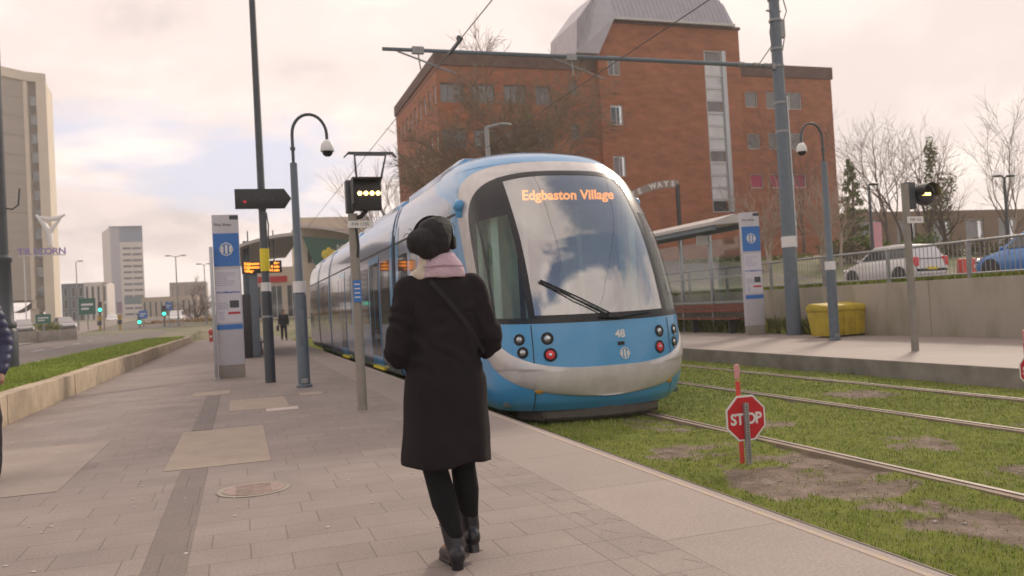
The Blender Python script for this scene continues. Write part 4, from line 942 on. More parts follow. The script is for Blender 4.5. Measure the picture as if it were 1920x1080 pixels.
for s in 'LR':
    A = V['an'+s]; T = V['toe'+s]; up_ = (V['kn'+s]-A).normalized(); b = MB()
    b.capsule(A+up_*.085, A+Vector((0, 0, -.01)), .049, .048); b.ell((A.x, A.y-.028, A.z-.05), (.042, .047, .05)); b.capsule(A+Vector((0, -.01, -.035)), T+Vector((0, -.03, .01)), .042, .034); b.capsule(A+Vector((0, .01, -.06)), T, .036, .030)
    bo = cloth('boot', b, m_boot, wo, .007, 3)
    b = MB(); h0 = A.z-.115; ringsolid(b, [(h0, A.x, A.y-.028-h0*.6, .028, .028), (h0+.045, A.x, A.y-.026, .032, .034), (h0+.075, A.x, A.y-.02, .034, .038)], 16); b.build('heel', m_boot, bo)
    d = (T-A); d.z = 0; d.normalize(); b = MB(); b.tube([(A.x+d.x*.03, A.y+d.y*.03, .012+h0*.8), (T.x, T.y, .010), (T.x+d.x*.03, T.y+d.y*.03, .014)], [.022, .031, .018], 10); b.build('sole', m_black, bo)
    b = MB(); c = A+up_*.100
    b.tube([c-up_*.006, c+up_*.006], [.0505, .0505], 22); b.build('boot_cuff', mat('boot_trim', (.06, .055, .06), .5), bo)
bv = [v.co.copy() for v in coat.data.vertices if v.co.y < -.03]
sp = []
for u in np.linspace(0, 1, 14):
    x = -.07+.27*u; z = 1.36-.36*u; q = min(bv, key=lambda c: (c.x-x)**2+(c.z-z)**2); sp.append((x, q.y-.003, z))
b = MB(); rows = [[(x+dx*.8, y-(.004 if i in (1, 2) else 0), z+dx) for i, dx in enumerate((-.010, -.008, .008, .010))] for (x, y, z) in sp]; b.grid(rows); b.build('bag_strap', mat('strap_black', (.016, .013, .0145), .85), wo)
# scarf: a thick wrapped collar, cream at the left end
ms = mat('scarf', (.55, .40, .46), .95, var=.14, scale=16, bump=.4, bscale=70)
b = MB(); ringsolid(b, [(1.375, .0, -.015, .125, .105), (1.40, 0, -.015, .122, .105), (1.445, -.002, -.01, .108, .098), (1.485, -.005, -.004, .088, .088), (1.50, -.006, 0, .078, .08)], 30)
sc = cloth('scarf', b, ms, wo, .009, 3, .006, 14, 9)
b = MB(); b.capsule((-.095, -.045, 1.395), (-.080, -.055, 1.445), .036, .028); b.capsule((-.11, .02, 1.385), (-.095, -.045, 1.395), .034, .038)
cloth('scarf_fold', b, mat('scarf_cream', (.62, .54, .44), .95, var=.1, scale=16), sc, .007, 3, .004, 20)
b = MB(); b.tube([(-.10, -.108, 1.425), (0, -.122, 1.432), (.10, -.105, 1.425)], .004, 5); b.build('scarf_crease', mat('scarf_shadow', (.42, .30, .35), .95), sc)
# hair: full mass with a bun to the left and loose curls
b = MB(); b.ell((-.022, -.015, 1.575), (.092, .102, .098)); b.ell((-.03, -.045, 1.545), (.088, .075, .085)); b.ell((-.10, -.085, 1.545), (.072, .062, .066)); b.ell((-.06, -.07, 1.505), (.06, .05, .045)); b.ell((.0, .0, 1.605), (.082, .09, .075))
hr = cloth('hair', b, m_hair, wo, .008, 3, .005, 20, 2)
b = MB(); rl = random.Random(8)
for k in range(20):
    v = rl.choice(hr.data.vertices); n_ = v.normal; c = v.co.copy()
    if n_.y > .6: continue
    t_ = n_.cross(Vector((rl.uniform(-1, 1), rl.uniform(-1, 1), rl.uniform(-1, 1)))).normalized(); u_ = n_.cross(t_)
    rr = rl.uniform(.007, .016); b.tube([c+n_*(.004+rr*.25*math.sin(a*.5)) + t_*rr*math.cos(a) + u_*rr*math.sin(a) for a in np.linspace(0, rl.uniform(2.5, 5), 8)], .0016, 4)
for k in range(7): 
    c = Vector((-.13, -.08, 1.56))+Vector((rl.uniform(-.02, .03), rl.uniform(-.03, .02), rl.uniform(-.03, .04))); b.tube([c, c+Vector((-.02, -.01, rl.uniform(-.01, .02))), c+Vector((-.035, -.01, rl.uniform(-.02, .03)))], .0018, 4)
tag(b.build('loose_curls', m_hair, hr), kind='stuff')
b = MB(); b.tube([HX @ Vector((.100*math.cos(a), -.015, .012+.120*math.sin(a))) for a in np.linspace(.05, math.pi-.05, 22)], .007, 8)
for sx in (-1, 1): b.lathe([(.0, -.016), (.030, -.014), (.036, 0), (.030, .014), (0, .016)], 18, 0, HX @ Matrix.Translation((sx*.094, -.006, .0)) @ Matrix.Rotation(R(90), 4, 'Y'))
b.build('headphones', m_legg, wo)
b = MB(); b.tube([HX @ Vector((.079, .0, .02)), HX @ Vector((.080, .06, .022)), HX @ Vector((.066, .098, .02))], .003, 6)
for sx in (-1, 1): b.tube([HX @ Vector((sx*.034+.026*math.cos(a), .107-.004*abs(math.cos(a)), .015+.02*math.sin(a))) for a in np.linspace(0, 2*math.pi, 15)], .002, 5)
b.tube([HX @ Vector((-.079, .0, .02)), HX @ Vector((-.080, .06, .022)), HX @ Vector((-.066, .098, .02))], .003, 6); b.build('glasses', m_black, wo)

def man(label, loc, rz, mj, mtr, stride=.2, short=False, puffer=False, bag=False, lx=.09):
    J = dict(head=(0, .02, 1.62*1.0), look=(0, 1, -.05), neck=(0, 0, 1.45), chest=(0, 0, 1.26), hipL=(-.09, 0, .90), hipR=(.09, 0, .90), shL=(-.19, 0, 1.41), shR=(.19, 0, 1.41),
             elL=(-.255, -.06, 1.13), elR=(.255, .05, 1.13), wrL=(-.25, .06, .90), wrR=(.25, .14, .92), hand=(0, .05, -.2),
             knL=(-lx, stride*.55, .50), knR=(lx, -stride*.2, .48), anL=(-lx-.01, stride*.9, .10), anR=(lx, -stride, .12), toeL=(-lx-.02, stride*.9+.17, .035), toeR=(lx+.01, -stride+.16, .035))
    o, X, V = person('person', label, loc, rz, J, .010)
    b = MB(); z0 = .74 if not short else .72
    ringsolid(b, [(z0, 0, 0, .19, .145), (.95, 0, 0, .19, .145), (1.1, 0, 0, .185, .14), (1.3, 0, 0, .20, .135), (1.40, 0, 0, .18, .11), (1.46, 0, 0, .09, .08)])
    for s in 'LR': b.capsule(V['sh'+s], V['el'+s], .078, .066); b.capsule(V['el'+s], V['wr'+s]*.95+V['el'+s]*.05, .066, .05)
    jk = cloth('jacket', b, mj, o, .016, 4, .008, 6)
    if puffer:
        for v in jk.data.vertices: v.co += v.normal*(.010*abs(math.sin(v.co.z*42))-.004)
    b = MB()
    for s in 'LR': b.capsule(V['hip'+s], V['kn'+s], .10, .075); b.capsule(V['kn'+s], V['an'+s]+Vector((0, 0, -.02)), .073, .058)
    b.ell((0, 0, .88), (.165, .12, .12)); cloth('trousers', b, mtr, o, .014, 3, .005, 8)
    for s in 'LR':
        b = MB(); A = V['an'+s]; T = V['toe'+s]; b.capsule(A+Vector((0, -.02, -.055)), T, .042, .034); b.capsule(A+Vector((0, 0, 0)), A+Vector((0, 0, -.03)), .048, .05); cloth('shoe', b, mat('shoe_black', (.03, .03, .032), .5), o, .009, 2)
    b = MB(); b.ell(tuple(V['head']+Vector((0, -.018, .045))), (.082, .098, .082)); cloth('hair', b, m_hair, o, .01, 2, .004, 20)
    if bag:
        b = MB(); b.box(.28, .40, -.12, .22, .55, .86); bg_ = b.build('bag', m_black, o, bevel=.02); b = MB(); b.tube([(.32, -.02, .86), (.30, .02, .98), (.32, .10, .86)], .01, 6); b.build('strap', m_black, bg_)
    return o
m_navy = mat('navy_puffer', (.030, .032, .085), .5, var=.2, scale=10); m_trou = mat('dark_trousers', (.022, .022, .026), .85, var=.2)
man('person in a navy padded jacket and dark trousers at the left edge of the photo', (-2.175, 8.05, 0), R(178), m_navy, m_trou, .16, puffer=True, lx=.18)
man('distant man in dark clothes walking on the platform past the near shelter', (2.32, 48.3, 0), R(185), m_trou, m_trou, .22, bag=True)

# ================================================================== BUILDINGS
def wall_holes(mb, O, U, W, H, holes, depth=.25, m=0):
    """Wall from O along U (unit xy vector), W wide, H high, outward normal = U x Z, holes (u0,u1,v0,v1) with reveals."""
    O = Vector(O); U = Vector((U[0], U[1], 0)); Zv = Vector((0, 0, 1)); Nn = U.cross(Zv)
    us = sorted(set([0, W]+[h for q in holes for h in q[:2]])); vs_ = sorted(set([0, H]+[h for q in holes for h in q[2:4]]))
    P = lambda u, v, d=0: tuple(O+U*u+Zv*v-Nn*d)
    for i in range(len(us)-1):
        for j in range(len(vs_)-1):
            cu, cv = (us[i]+us[i+1])/2, (vs_[j]+vs_[j+1])/2
            if any(h[0] < cu < h[1] and h[2] < cv < h[3] for h in holes): continue
            mb.add([P(us[i], vs_[j]), P(us[i+1], vs_[j]), P(us[i+1], vs_[j+1]), P(us[i], vs_[j+1])], [(0, 1, 2, 3)], m)
    for (a, b_, c, d) in [h[:4] for h in holes]:
        for q in (((a, c), (b_, c)), ((b_, c), (b_, d)), ((b_, d), (a, d)), ((a, d), (a, c))):
            mb.add([P(*q[0]), P(*q[1]), P(*q[1], depth), P(*q[0], depth)], [(0, 1, 2, 3)], m)
def add_window(parent, O, U, h, depth=.14, cols=2, rows=1, fr=.07, mf=None, mg=None, name='window'):
    O = Vector(O); U = Vector((U[0], U[1], 0)); Zv = Vector((0, 0, 1)); Nn = U.cross(Zv); a, b_, c, d = h[:4]
    X = Matrix.Identity(4)
    for i in range(3): X[i][0] = U[i]; X[i][1] = -Nn[i]; X[i][2] = Zv[i]; X[i][3] = O[i]-parent.location[i]
    f = MB(); f.box(a, b_, depth-.06, depth+.02, c, c+fr, 0, X); f.box(a, b_, depth-.06, depth+.02, d-fr, d, 0, X); f.box(a, a+fr, depth-.06, depth+.02, c+fr, d-fr, 0, X); f.box(b_-fr, b_, depth-.06, depth+.02, c+fr, d-fr, 0, X)
    for k in range(1, cols): x = a+(b_-a)*k/cols; f.box(x-fr/2, x+fr/2, depth-.05, depth+.015, c+fr, d-fr, 0, X)
    for k in range(1, rows): z = c+(d-c)*k/rows; f.box(a+fr, b_-fr, depth-.045, depth+.01, z-fr/2, z+fr/2, 0, X)
    w_ = f.build(name, mf or m_wframe, parent, smooth=0)
    g_ = MB(); g_.add([X @ Vector((a, depth, c)), X @ Vector((b_, depth, c)), X @ Vector((b_, depth, d)), X @ Vector((a, depth, d))], [(0, 1, 2, 3)])
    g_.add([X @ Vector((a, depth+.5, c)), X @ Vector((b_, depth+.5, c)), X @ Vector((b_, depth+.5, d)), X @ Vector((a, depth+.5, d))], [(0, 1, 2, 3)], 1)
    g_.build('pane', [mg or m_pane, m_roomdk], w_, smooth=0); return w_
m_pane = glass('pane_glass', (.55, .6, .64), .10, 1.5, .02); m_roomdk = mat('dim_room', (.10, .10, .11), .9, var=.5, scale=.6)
m_blind = mat('pale_blind', (.64, .63, .64), .8, var=.15, scale=.8); m_pink = mat('pink_blind', (.42, .035, .10), .7, var=.15, scale=.8)
m_dkframe = mat('dark_window_frame', (.16, .15, .15), .5)
bk = thing('brick_building', 'big red brick building with grey zinc clad roof and a tall glazed stair strip', 'building', (14.27, 58, 2.0))
BX, BY, BZ = 14.27, 58.0, 2.0
def bo(name, mb, m, parent=bk, **k): mb.v = [(x-BX, y-BY, z-BZ) for x, y, z in mb.v]; return mb.build(name, m, parent, **k)
# left wing
fh = []
for z0, z1 in ((14.28, 15.7), (10.9, 12.35), (7.5, 8.95), (4.1, 5.5)):
    for u0, u1 in ((.25, 2.05), (2.6, 4.4), (5.1, 6.9), (7.6, 8.9)): fh.append((u0, u1, z0, z1))
    fh.append((10.35, 11.05, z0+.75, z1+.5))
lw = MB(); wall_holes(lw, (BX, 58, BZ), (1, 0), 12.66, 17.0, fh)
lh = []
for z0, z1 in ((14.28, 15.7), (10.9, 12.35), (7.5, 8.95), (4.1, 5.5)):
    for k in range(9): lh.append((16-1.05-k*1.72, 16-.35-k*1.72, z0, z1))
wall_holes(lw, (BX, 74, BZ), (0, -1), 16, 17.0, lh)
lw.box(BX, 26.93, 73.9, 74, BZ, 19.0); lw.add([(BX, 58, 19), (26.93, 58, 19), (26.93, 74, 19), (BX, 74, 19)], [(0, 1, 2, 3)])
bo('wall', lw, m_brick, smooth=0)
b = MB(); b.box(BX-.12, 26.9, 57.9, 58.25, 18.99, 19.85); b.box(BX-.121, BX+.25, 58.25, 74.1, 18.99, 19.85); bo('parapet', b, m_brickdk)
for h in fh: add_window(bk, (BX, 58, BZ), (1, 0), h, cols=3 if h[1]-h[0] > 1 else 1, mf=m_dkframe, fr=.06)
for h in lh: add_window(bk, (BX, 74, BZ), (0, -1), h, cols=1, mg=m_blind)
# middle block
mh_ = [(.80, 1.84, 12.7, 14.25), (.80, 1.84, 16.55, 18.1), (.80, 1.84, 8.7, 10.3), (9.30, 11.28, 5.8, 18.85)]
md = MB(); wall_holes(md, (26.93, 57.4, BZ), (1, 0), 12.64, 18.85, mh_, .3)
md.add([(27.37, 57.4, 20.85), (39.57, 57.4, 20.85), (39.57, 57.4, 22.65), (28.3, 57.4, 22.65)], [(0, 1, 2, 3)])
wall_holes(md, (26.93, 74, BZ), (0, -1), 16.6, 18, []); wall_holes(md, (39.57, 57.4, BZ), (0, 1), 16.6, 20.65, [])
md.add([(28.3, 57.4, 22.65), (39.57, 57.4, 22.65), (39.57, 74, 22.65), (28.3, 74, 22.65)], [(0, 1, 2, 3)])
bo('wall', md, m_brick, smooth=0)
b = MB(); b.box(28.3, 39.69, 57.28, 57.6, 22.65, 22.86); bo('coping', b, m_brickdk)
for h in mh_[:3]: add_window(bk, (26.93, 57.4, BZ), (1, 0), h, cols=2)
for k in range(13):
    z0 = 5.8+k*1.004; z1 = z0+1.0
    add_window(bk, (26.93, 57.4, BZ), (1, 0), (9.30, 10.9, z0, z1), cols=1, fr=.09, mf=m_steel if k < 11 else m_wframe, mg=m_pane if k % 4 == 0 else m_blind, depth=.10, name='stair_window')
b = MB(); b.box(37.83, 38.19, 57.32, 57.6, 7.8, 20.85); bo('stair_mullion', b, m_steel)
# zinc roof: faceted hood wrapping over the left shoulder
zr = MB()
for fr_ in ([(25.0, 20.05), (25.2, 22.6), (27.3, 25.0), (28.35, 22.9), (26.85, 20.05)], [(28.35, 22.9), (27.3, 25.0), (29.3, 26.1), (37.9, 26.1), (38.75, 24.9), (38.95, 22.9)]):
    n = len(fr_); vs = []
    for (dy, lean) in ((0, 0), (2.0, .15), (4.0, .3), (5.6, .3)):
        for (x, z) in fr_:
            up_ = max(0, (z-22.9)/3.2); vs.append((x, 57.0+dy+up_*1.6*(1 if dy == 0 else .3), z+lean*up_))
    fs = []
    for k in range(1, n-1): fs.append((0, k, k+1)); fs.append((3*n, 3*n+k+1, 3*n+k))
    for r in range(3):
        for k in range(n): fs.append((r*n+k, r*n+(k+1) % n, (r+1)*n+(k+1) % n, (r+1)*n+k))
    zr.add(vs, fs)
roof = bo('roof', zr, m_zinc, smooth=0)
b = MB()
for k in range(26):
    x = 28.6+k*.395; b.tube([(x, 56.97, 22.95), (x, 58.57, 26.12)], .035, 4)
for k in range(9):
    x = 25.3+k*.30; zt = 22.6+(x-25.2)*1.14; zb = 20.1 if x < 26.8 else 20.05+(x-26.85)*1.9
    b.tube([(x, 56.99, zb), (x, 57.0+max(0, (zt-22.9)/3.2)*1.6-.02, zt)], .03, 4)
bo('standing_seams', b, m_zinc, parent=roof)
b = MB(); b.box(28.3, 39.0, 56.9, 57.05, 22.78, 22.98); bo('gutter', b, m_wframe)
# right wing
rh_ = [(.9, 2.1, 14.6, 15.9), (2.95, 6.45, 14.5, 15.95), (.9, 2.1, 11.1, 12.4), (2.95, 6.45, 11.1, 12.5), (.95, 2.2, 7.85, 9.05), (2.9, 6.45, 7.85, 9.05), (3.6, 5.4, 4.7, 6.0)]
rw = MB(); wall_holes(rw, (39.57, 58.3, BZ), (1, 0), 9.6, 17.2, rh_); wall_holes(rw, (49.17, 58.3, BZ), (0, 1), 15, 17.2, [])
rw.add([(39.57, 58.3, 19.2), (49.17, 58.3, 19.2), (49.17, 73.3, 19.2), (39.57, 73.3, 19.2)], [(0, 1, 2, 3)]); bo('wall', rw, m_brick, smooth=0)
b = MB(); b.box(39.57, 42.6, 58.2, 58.5, 19.19, 19.9); b.box(42.6, 49.3, 58.19, 58.5, 19.19, 20.2); b.box(49.0, 49.29, 58.5, 73, 19.19, 20.2); bo('parapet', b, m_brickdk)
for k, h in enumerate(rh_): add_window(bk, (39.57, 58.3, BZ), (1, 0), h, cols=3 if h[1]-h[0] > 2 else 1, mg=m_pink if k in (4, 5) else (m_blind if k == 6 else m_pane))
b = MB(); b.box(41, 49, 58.12, 58.29, 2.4, 3.3); bo('base_plinth', b, m_black)
# sign arch on dark posts
t = thing('sign_arch', 'dark post arch with pale arched lettering band in front of the red brick wall', 'sign', (26.55, 46, 3.2))
b = MB(); b.box(-.10, .10, -.1, .1, -.8, 5.1); b.build('post', m_black, t); b = MB(); b.box(-4.6, -4.4, -.1, .1, -.8, 4.0); b.build('post', m_black, t)
def arc(x): return 5.15-.085*(x+.35)**2*1.0
b = MB(); 
for x in np.linspace(-4.5, .1, 24)[:-1]: b.add([(x, -.04, arc(x)-.24), (x+.2, -.04, arc(x+.2)-.24), (x+.2, -.04, arc(x+.2)+.24), (x, -.04, arc(x)+.24), (x, .04, arc(x)-.24), (x+.2, .04, arc(x+.2)-.24), (x+.2, .04, arc(x+.2)+.24), (x, .04, arc(x)+.24)], [(0, 1, 2, 3), (5, 4, 7, 6), (3, 2, 6, 7), (1, 0, 4, 5)])
bb = b.build('band', mat('arch_band', (.30, .24, .21), .6), t)
for k, ch in enumerate('FIVE WAYS'):
    x = -4.1+k*.47
    if ch != ' ': text('letter', ch, .46, m_white, (x, -.05, arc(x)), bb, rot=(R(90), R(-math.degrees(math.atan(-.17*(x+.35)))), 0), depth=.01, bold=.02)

# cream building with the green sign behind the shelter
m_palecs = mat('pale_canopy', (.55, .50, .46), .6)
t = thing('cream_building', 'cream building with green fascia sign and curved grey canopy far behind the shelter', 'building', (3.5, 84, 0))
ch = [(.6+k*1.5, 1.6+k*1.5, 6.4, 8.2) for k in range(4)]; cl = [(.5+k*1.5, 1.6+k*1.5, 1.2, 4.4) for k in range(3)]
b = MB(); wall_holes(b, (2.6, 0, 0), (1, 0), 6.9, 11.0, ch, .2); wall_holes(b, (2.6, 14, 0), (0, -1), 14, 11.0, []); b.add([(2.6, 0, 11.0), (9.5, 0, 11.0), (9.5, 14, 11.0), (2.6, 14, 11.0)], [(0, 1, 2, 3)])
wall_holes(b, (-2.4, .5, 0), (1, 0), 5.0, 6.2, cl, .2); wall_holes(b, (-2.4, 12, 0), (0, -1), 11.5, 6.2, []); b.add([(-2.4, .5, 6.2), (2.6, .5, 6.2), (2.6, 12, 6.2), (-2.4, 12, 6.2)], [(0, 1, 2, 3)])
b.build('wall', mat('cream_render', (.60, .51, .40), .8, var=.12, scale=.4), t, smooth=0)
q = MB(); q.box(-2.3, 1.2, .40, .48, 4.7, 5.3); q.build('red_fascia', m_red, t)
for h in cl: add_window(t, (3.5-2.4, 84.5, 0), (1, 0), h, cols=2)
for h in ch:
    add_window(t, (3.5+2.6, 84, 0), (1, 0), h, cols=2)
g_ = MB(); g_.add([(4.0, -1.6, 5.6), (9.2, -1.6, 7.0), (9.2, -1.6, 8.3), (2.7, -1.6, 9.0), (4.0, -1.3, 5.6), (9.2, -1.3, 7.0), (9.2, -1.3, 8.3), (2.7, -1.3, 9.0)], [(0, 1, 2, 3), (7, 6, 5, 4), (0, 3, 7, 4), (3, 2, 6, 7), (2, 1, 5, 6), (1, 0, 4, 5)])
sgn = g_.build('green_sign', mat('sign_green', (.012, .11, .075), .5), t)
b = MB()
for k in range(3): b.ell((4.75+k*.42, -1.62, 7.15+(.25 if k == 1 else 0)), (.30, .05, .45), 14, 8)
b.build('yellow_mark', m_yellow, sgn)
text('sign_letters', 'MO', 1.0, m_white, (6.7, -1.62, 7.7), sgn, depth=.02)
b = MB(); b.grid([[(x, y, 10.0-.03*(x-2)**2) for x in np.linspace(2.0, 9.4, 16)] for y in (-2.6, 1)]); b.grid([[(x, -2.6, 10.0-.03*(x-2)**2-q) for x in np.linspace(2.0, 9.4, 16)] for q in (.28, 0)]); b.build('canopy', m_palecs, t)
t.location = (3.9, 96, 0); t.scale = (1.14, 1.14, 1.14)

# concrete tower at the far left
tw = thing('concrete_tower', 'tall concrete office tower with fins coloured sunlit cream at the left edge of the photo', 'building', (-31.4, 150, 1.5))
m_fj = mat('floor_joint_grey', (.34, .29, .245), .9); m_tc = mat('tower_concrete', (.40, .345, .295), .9, var=.08, scale=.3, bump=.3, bscale=1.2, stretch=(.2, .2, 4)); m_tp = mat('tower_sunlit', (.66, .57, .46), .8, var=.06, scale=.4); m_ts = mat('tower_slot', (.27, .225, .185), .7, var=.3, scale=.7)  # m_tp: sunlight on the tower's right side and top painted in as cream
b = MB(); P1, P2 = (-13, -12), (-.15, 0)
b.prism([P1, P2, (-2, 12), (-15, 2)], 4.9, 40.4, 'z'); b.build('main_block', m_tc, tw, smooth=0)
for k in range(11):
    q = MB(); z = 6.5+k*3.1; q.prism([(P1[0]+.03, P1[1]-.03), (P2[0]+.03, P2[1]-.05), (P2[0]+.0, P2[1]+.02), (P1[0], P1[1]+.03)], z, z+.06, 'z'); q.build('floor_joint', m_fj, tw, smooth=0)
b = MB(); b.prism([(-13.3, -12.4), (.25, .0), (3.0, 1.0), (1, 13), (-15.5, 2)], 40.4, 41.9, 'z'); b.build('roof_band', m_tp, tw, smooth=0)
b = MB(); b.prism([(-.14, -.05), (.40, .1), (.5, 1.4), (-.1, 1.4)], 3.5, 40.4, 'z'); b.build('sunlit_fin', m_tp, tw, smooth=0)
b = MB(); b.prism([(.45, .9), (1.65, 1.3), (1.65, 2.4), (.45, 2.4)], 3.0, 40.4, 'z'); b.build('window_slot', m_ts, tw, smooth=0)
for k in range(11):
    q = MB(); q.box(.6, 1.5, .86, 1.0, 5.5+k*3.1, 7.1+k*3.1); q.build('window', m_pane, tw, smooth=0)
b = MB(); b.prism([(1.65, .3), (3.0, .9), (2.6, 8), (1.7, 8)], 0, 40.4, 'z'); b.build('sunlit_pier', m_tp, tw, smooth=0)
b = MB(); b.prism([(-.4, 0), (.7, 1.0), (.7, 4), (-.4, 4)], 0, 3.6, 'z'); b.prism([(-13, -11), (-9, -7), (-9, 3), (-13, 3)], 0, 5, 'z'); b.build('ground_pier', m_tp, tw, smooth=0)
b = MB(); rows = []
for k in range(9):
    u = k/8; rows.append([(-2.6+3.6*u, -2.2+2.6*u+q*6, 3.0+2.6*(1-(1-u)**2)**.5*.0+ (2.9*u**1.7)) for q in (0, 1)])
b.grid(rows); b.build('curved_soffit', m_ts, tw)
t = thing('tower_sculpture', 'white curved sculpture shaped like a letter Y fixed on the concrete tower', 'sculpture', (-26.9, 142, 16.5))
b = MB(); b.tube([(-1.9, 0, 2.6), (-.9, 0, 1.2), (-.2, 0, -.2), (-.1, 0, -2.2)], [.15, .42, .5, .4], 8); b.tube([(-1.6, 0, 2.3), (-.3, 0, 1.9), (1.0, 0, 2.0), (2.1, 0, 2.6)], [.15, .34, .36, .12], 8); b.tube([(-.1, 0, -.4), (.35, 0, .6), (1.4, 0, 1.9)], [.34, .3, .15], 8)
b.build('form', m_white, t)
t = thing('purple_lettering', 'purple raised letters on a thin frame below the white sculpture', 'sign', (-27.6, 139, 12.7))
purp = mat('purple_letters', (.17, .10, .40), .5)
b = MB(); b.box(-3.2, 3.2, 0, .1, -.12, .02); b.box(-2.5, -2.35, 0, .1, -12.5, -.1); b.build('frame', m_wframe, t)
for k, ch in enumerate('TRICORN'): text('letter', ch, 1.35, purp, (-2.8+k*.92, -.02, .5), t, depth=.06, bold=.03)
# pale tower block in the middle distance
t = thing('tower_block', 'pale grey tower block with banded windows standing alone down the road', 'building', (-34.2, 260, 2.2))
m_lav = mat('hazed_lavender_cladding', (.46, .43, .48), .6, var=.05, scale=.2); m_palec = mat('pale_cladding', (.66, .60, .57), .7, var=.05); m_bluegl = glass('blue_glazing', (.3, .36, .42), .25, 1.5)  # m_lav is lightened, with distance haze mixed into its colour
b = MB(); b.prism([(0, 0), (8.4, 1.2), (5, 18), (-4.2, 15)], 0, 27.9, 'z'); b.build('wall', m_palec, t, smooth=0)
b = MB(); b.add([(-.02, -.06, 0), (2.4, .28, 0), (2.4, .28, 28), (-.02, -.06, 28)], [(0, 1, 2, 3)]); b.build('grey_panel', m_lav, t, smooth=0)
b = MB(); b.add([(2.4, .26, 23.6), (8.42, 1.12, 23.6), (8.42, 1.12, 28), (2.4, .26, 28)], [(0, 1, 2, 3)]); b.box(-.3, 8.5, -.1, 1, 27.9, 28.15); b.build('top_glazing', mat('top_glazing_blue', (.22, .27, .36), .25, var=.1), t, smooth=0)
for k in range(12):
    z = 2.4+k*1.73
    for x0, x1 in ((3.1, 5.3), (5.6, 8.0)):
        b = MB(); b.add([(x0, x0*.143-.05, z), (x1, x1*.143-.05, z), (x1, x1*.143-.05, z+.62), (x0, x0*.143-.05, z+.62)], [(0, 1, 2, 3)]); b.build('window_band', mat('band_glass', (.14, .13, .16), .3) if k == 0 and x0 < 4 else bpy.data.materials['band_glass'], t, smooth=0)
b = MB(); b.add([(3.0, .3, 5.6), (8.2, 1.05, 5.6), (8.2, 1.05, 7.6), (3.0, .3, 7.6)], [(0, 1, 2, 3)]); b.build('green_fascia', mat('green_fascia', (.10, .17, .19), .5), t)
b = MB(); b.add([(1.0, .0, 3.2), (2.3, .2, 3.2), (2.3, .2, 6.4), (1.0, .0, 6.4)], [(0, 1, 2, 3)]); b.build('purple_fascia', mat('purple_fascia', (.22, .11, .20), .5), t)
def lowblock(name, label, loc, W, D, H, mw, bays, storeys, mg, zb=.6):
    t = thing(name, label, 'building', loc); hs = []
    for j in range(storeys):
        hh = (H-zb-.6)/storeys
        for k in range(bays): bw = W/bays; hs.append((k*bw+bw*.22, (k+1)*bw-bw*.22, zb+j*hh+.25, zb+(j+1)*hh-.25))
    b = MB(); wall_holes(b, loc, (1, 0), W, H, hs, .3); wall_holes(b, (loc[0]+W, loc[1], loc[2]), (0, 1), D, H, []); wall_holes(b, (loc[0], loc[1]+D, loc[2]), (0, -1), D, H, [])
    b.v = [(x-loc[0], y-loc[1], z-loc[2]) for x, y, z in b.v]; b.add([(0, 0, H), (W, 0, H), (W, D, H), (0, D, H)], [(0, 1, 2, 3)]); b.build('wall', mw, t, smooth=0)
    for h in hs: add_window(t, loc, (1, 0), h, depth=.25, cols=1, fr=.12, mg=mg)
    return t
lowblock('office_block', 'dark glass low office block beside the concrete tower', (-37.2, 205, 2.4), 4.6, 12, 9.2, m_bluegrey, 3, 3, m_pane)
lowblock('office_block', 'white framed low office block left of the pale tower block', (-32.4, 203, 2.4), 4.6, 12, 9.2, m_palec, 4, 2, m_pane)
lowblock('colonnade_building', 'long low beige building with tall piers right of the pale tower block', (-20.5, 200, 2.0), 11.5, 14, 5.6, mat('beige_stone', (.46, .37, .29), .8, var=.1), 10, 1, m_pane)
lowblock('office_block', 'grey brown flat roofed block rising behind the long low beige building', (-17.0, 232, 2.2), 9.0, 12, 10.0, mat('grey_brown_cladding', (.36, .29, .26), .8, var=.08), 6, 2, mat('brown_panel', (.30, .24, .22), .7))
lowblock('long_brown_building', 'long low brown building behind the bare trees on the right', (54.5, 63, 3.6), 38, 12, 4.6, mat('brown_brick', (.20, .13, .085), .9, var=.15, scale=.6), 9, 1, m_pane, zb=.9)

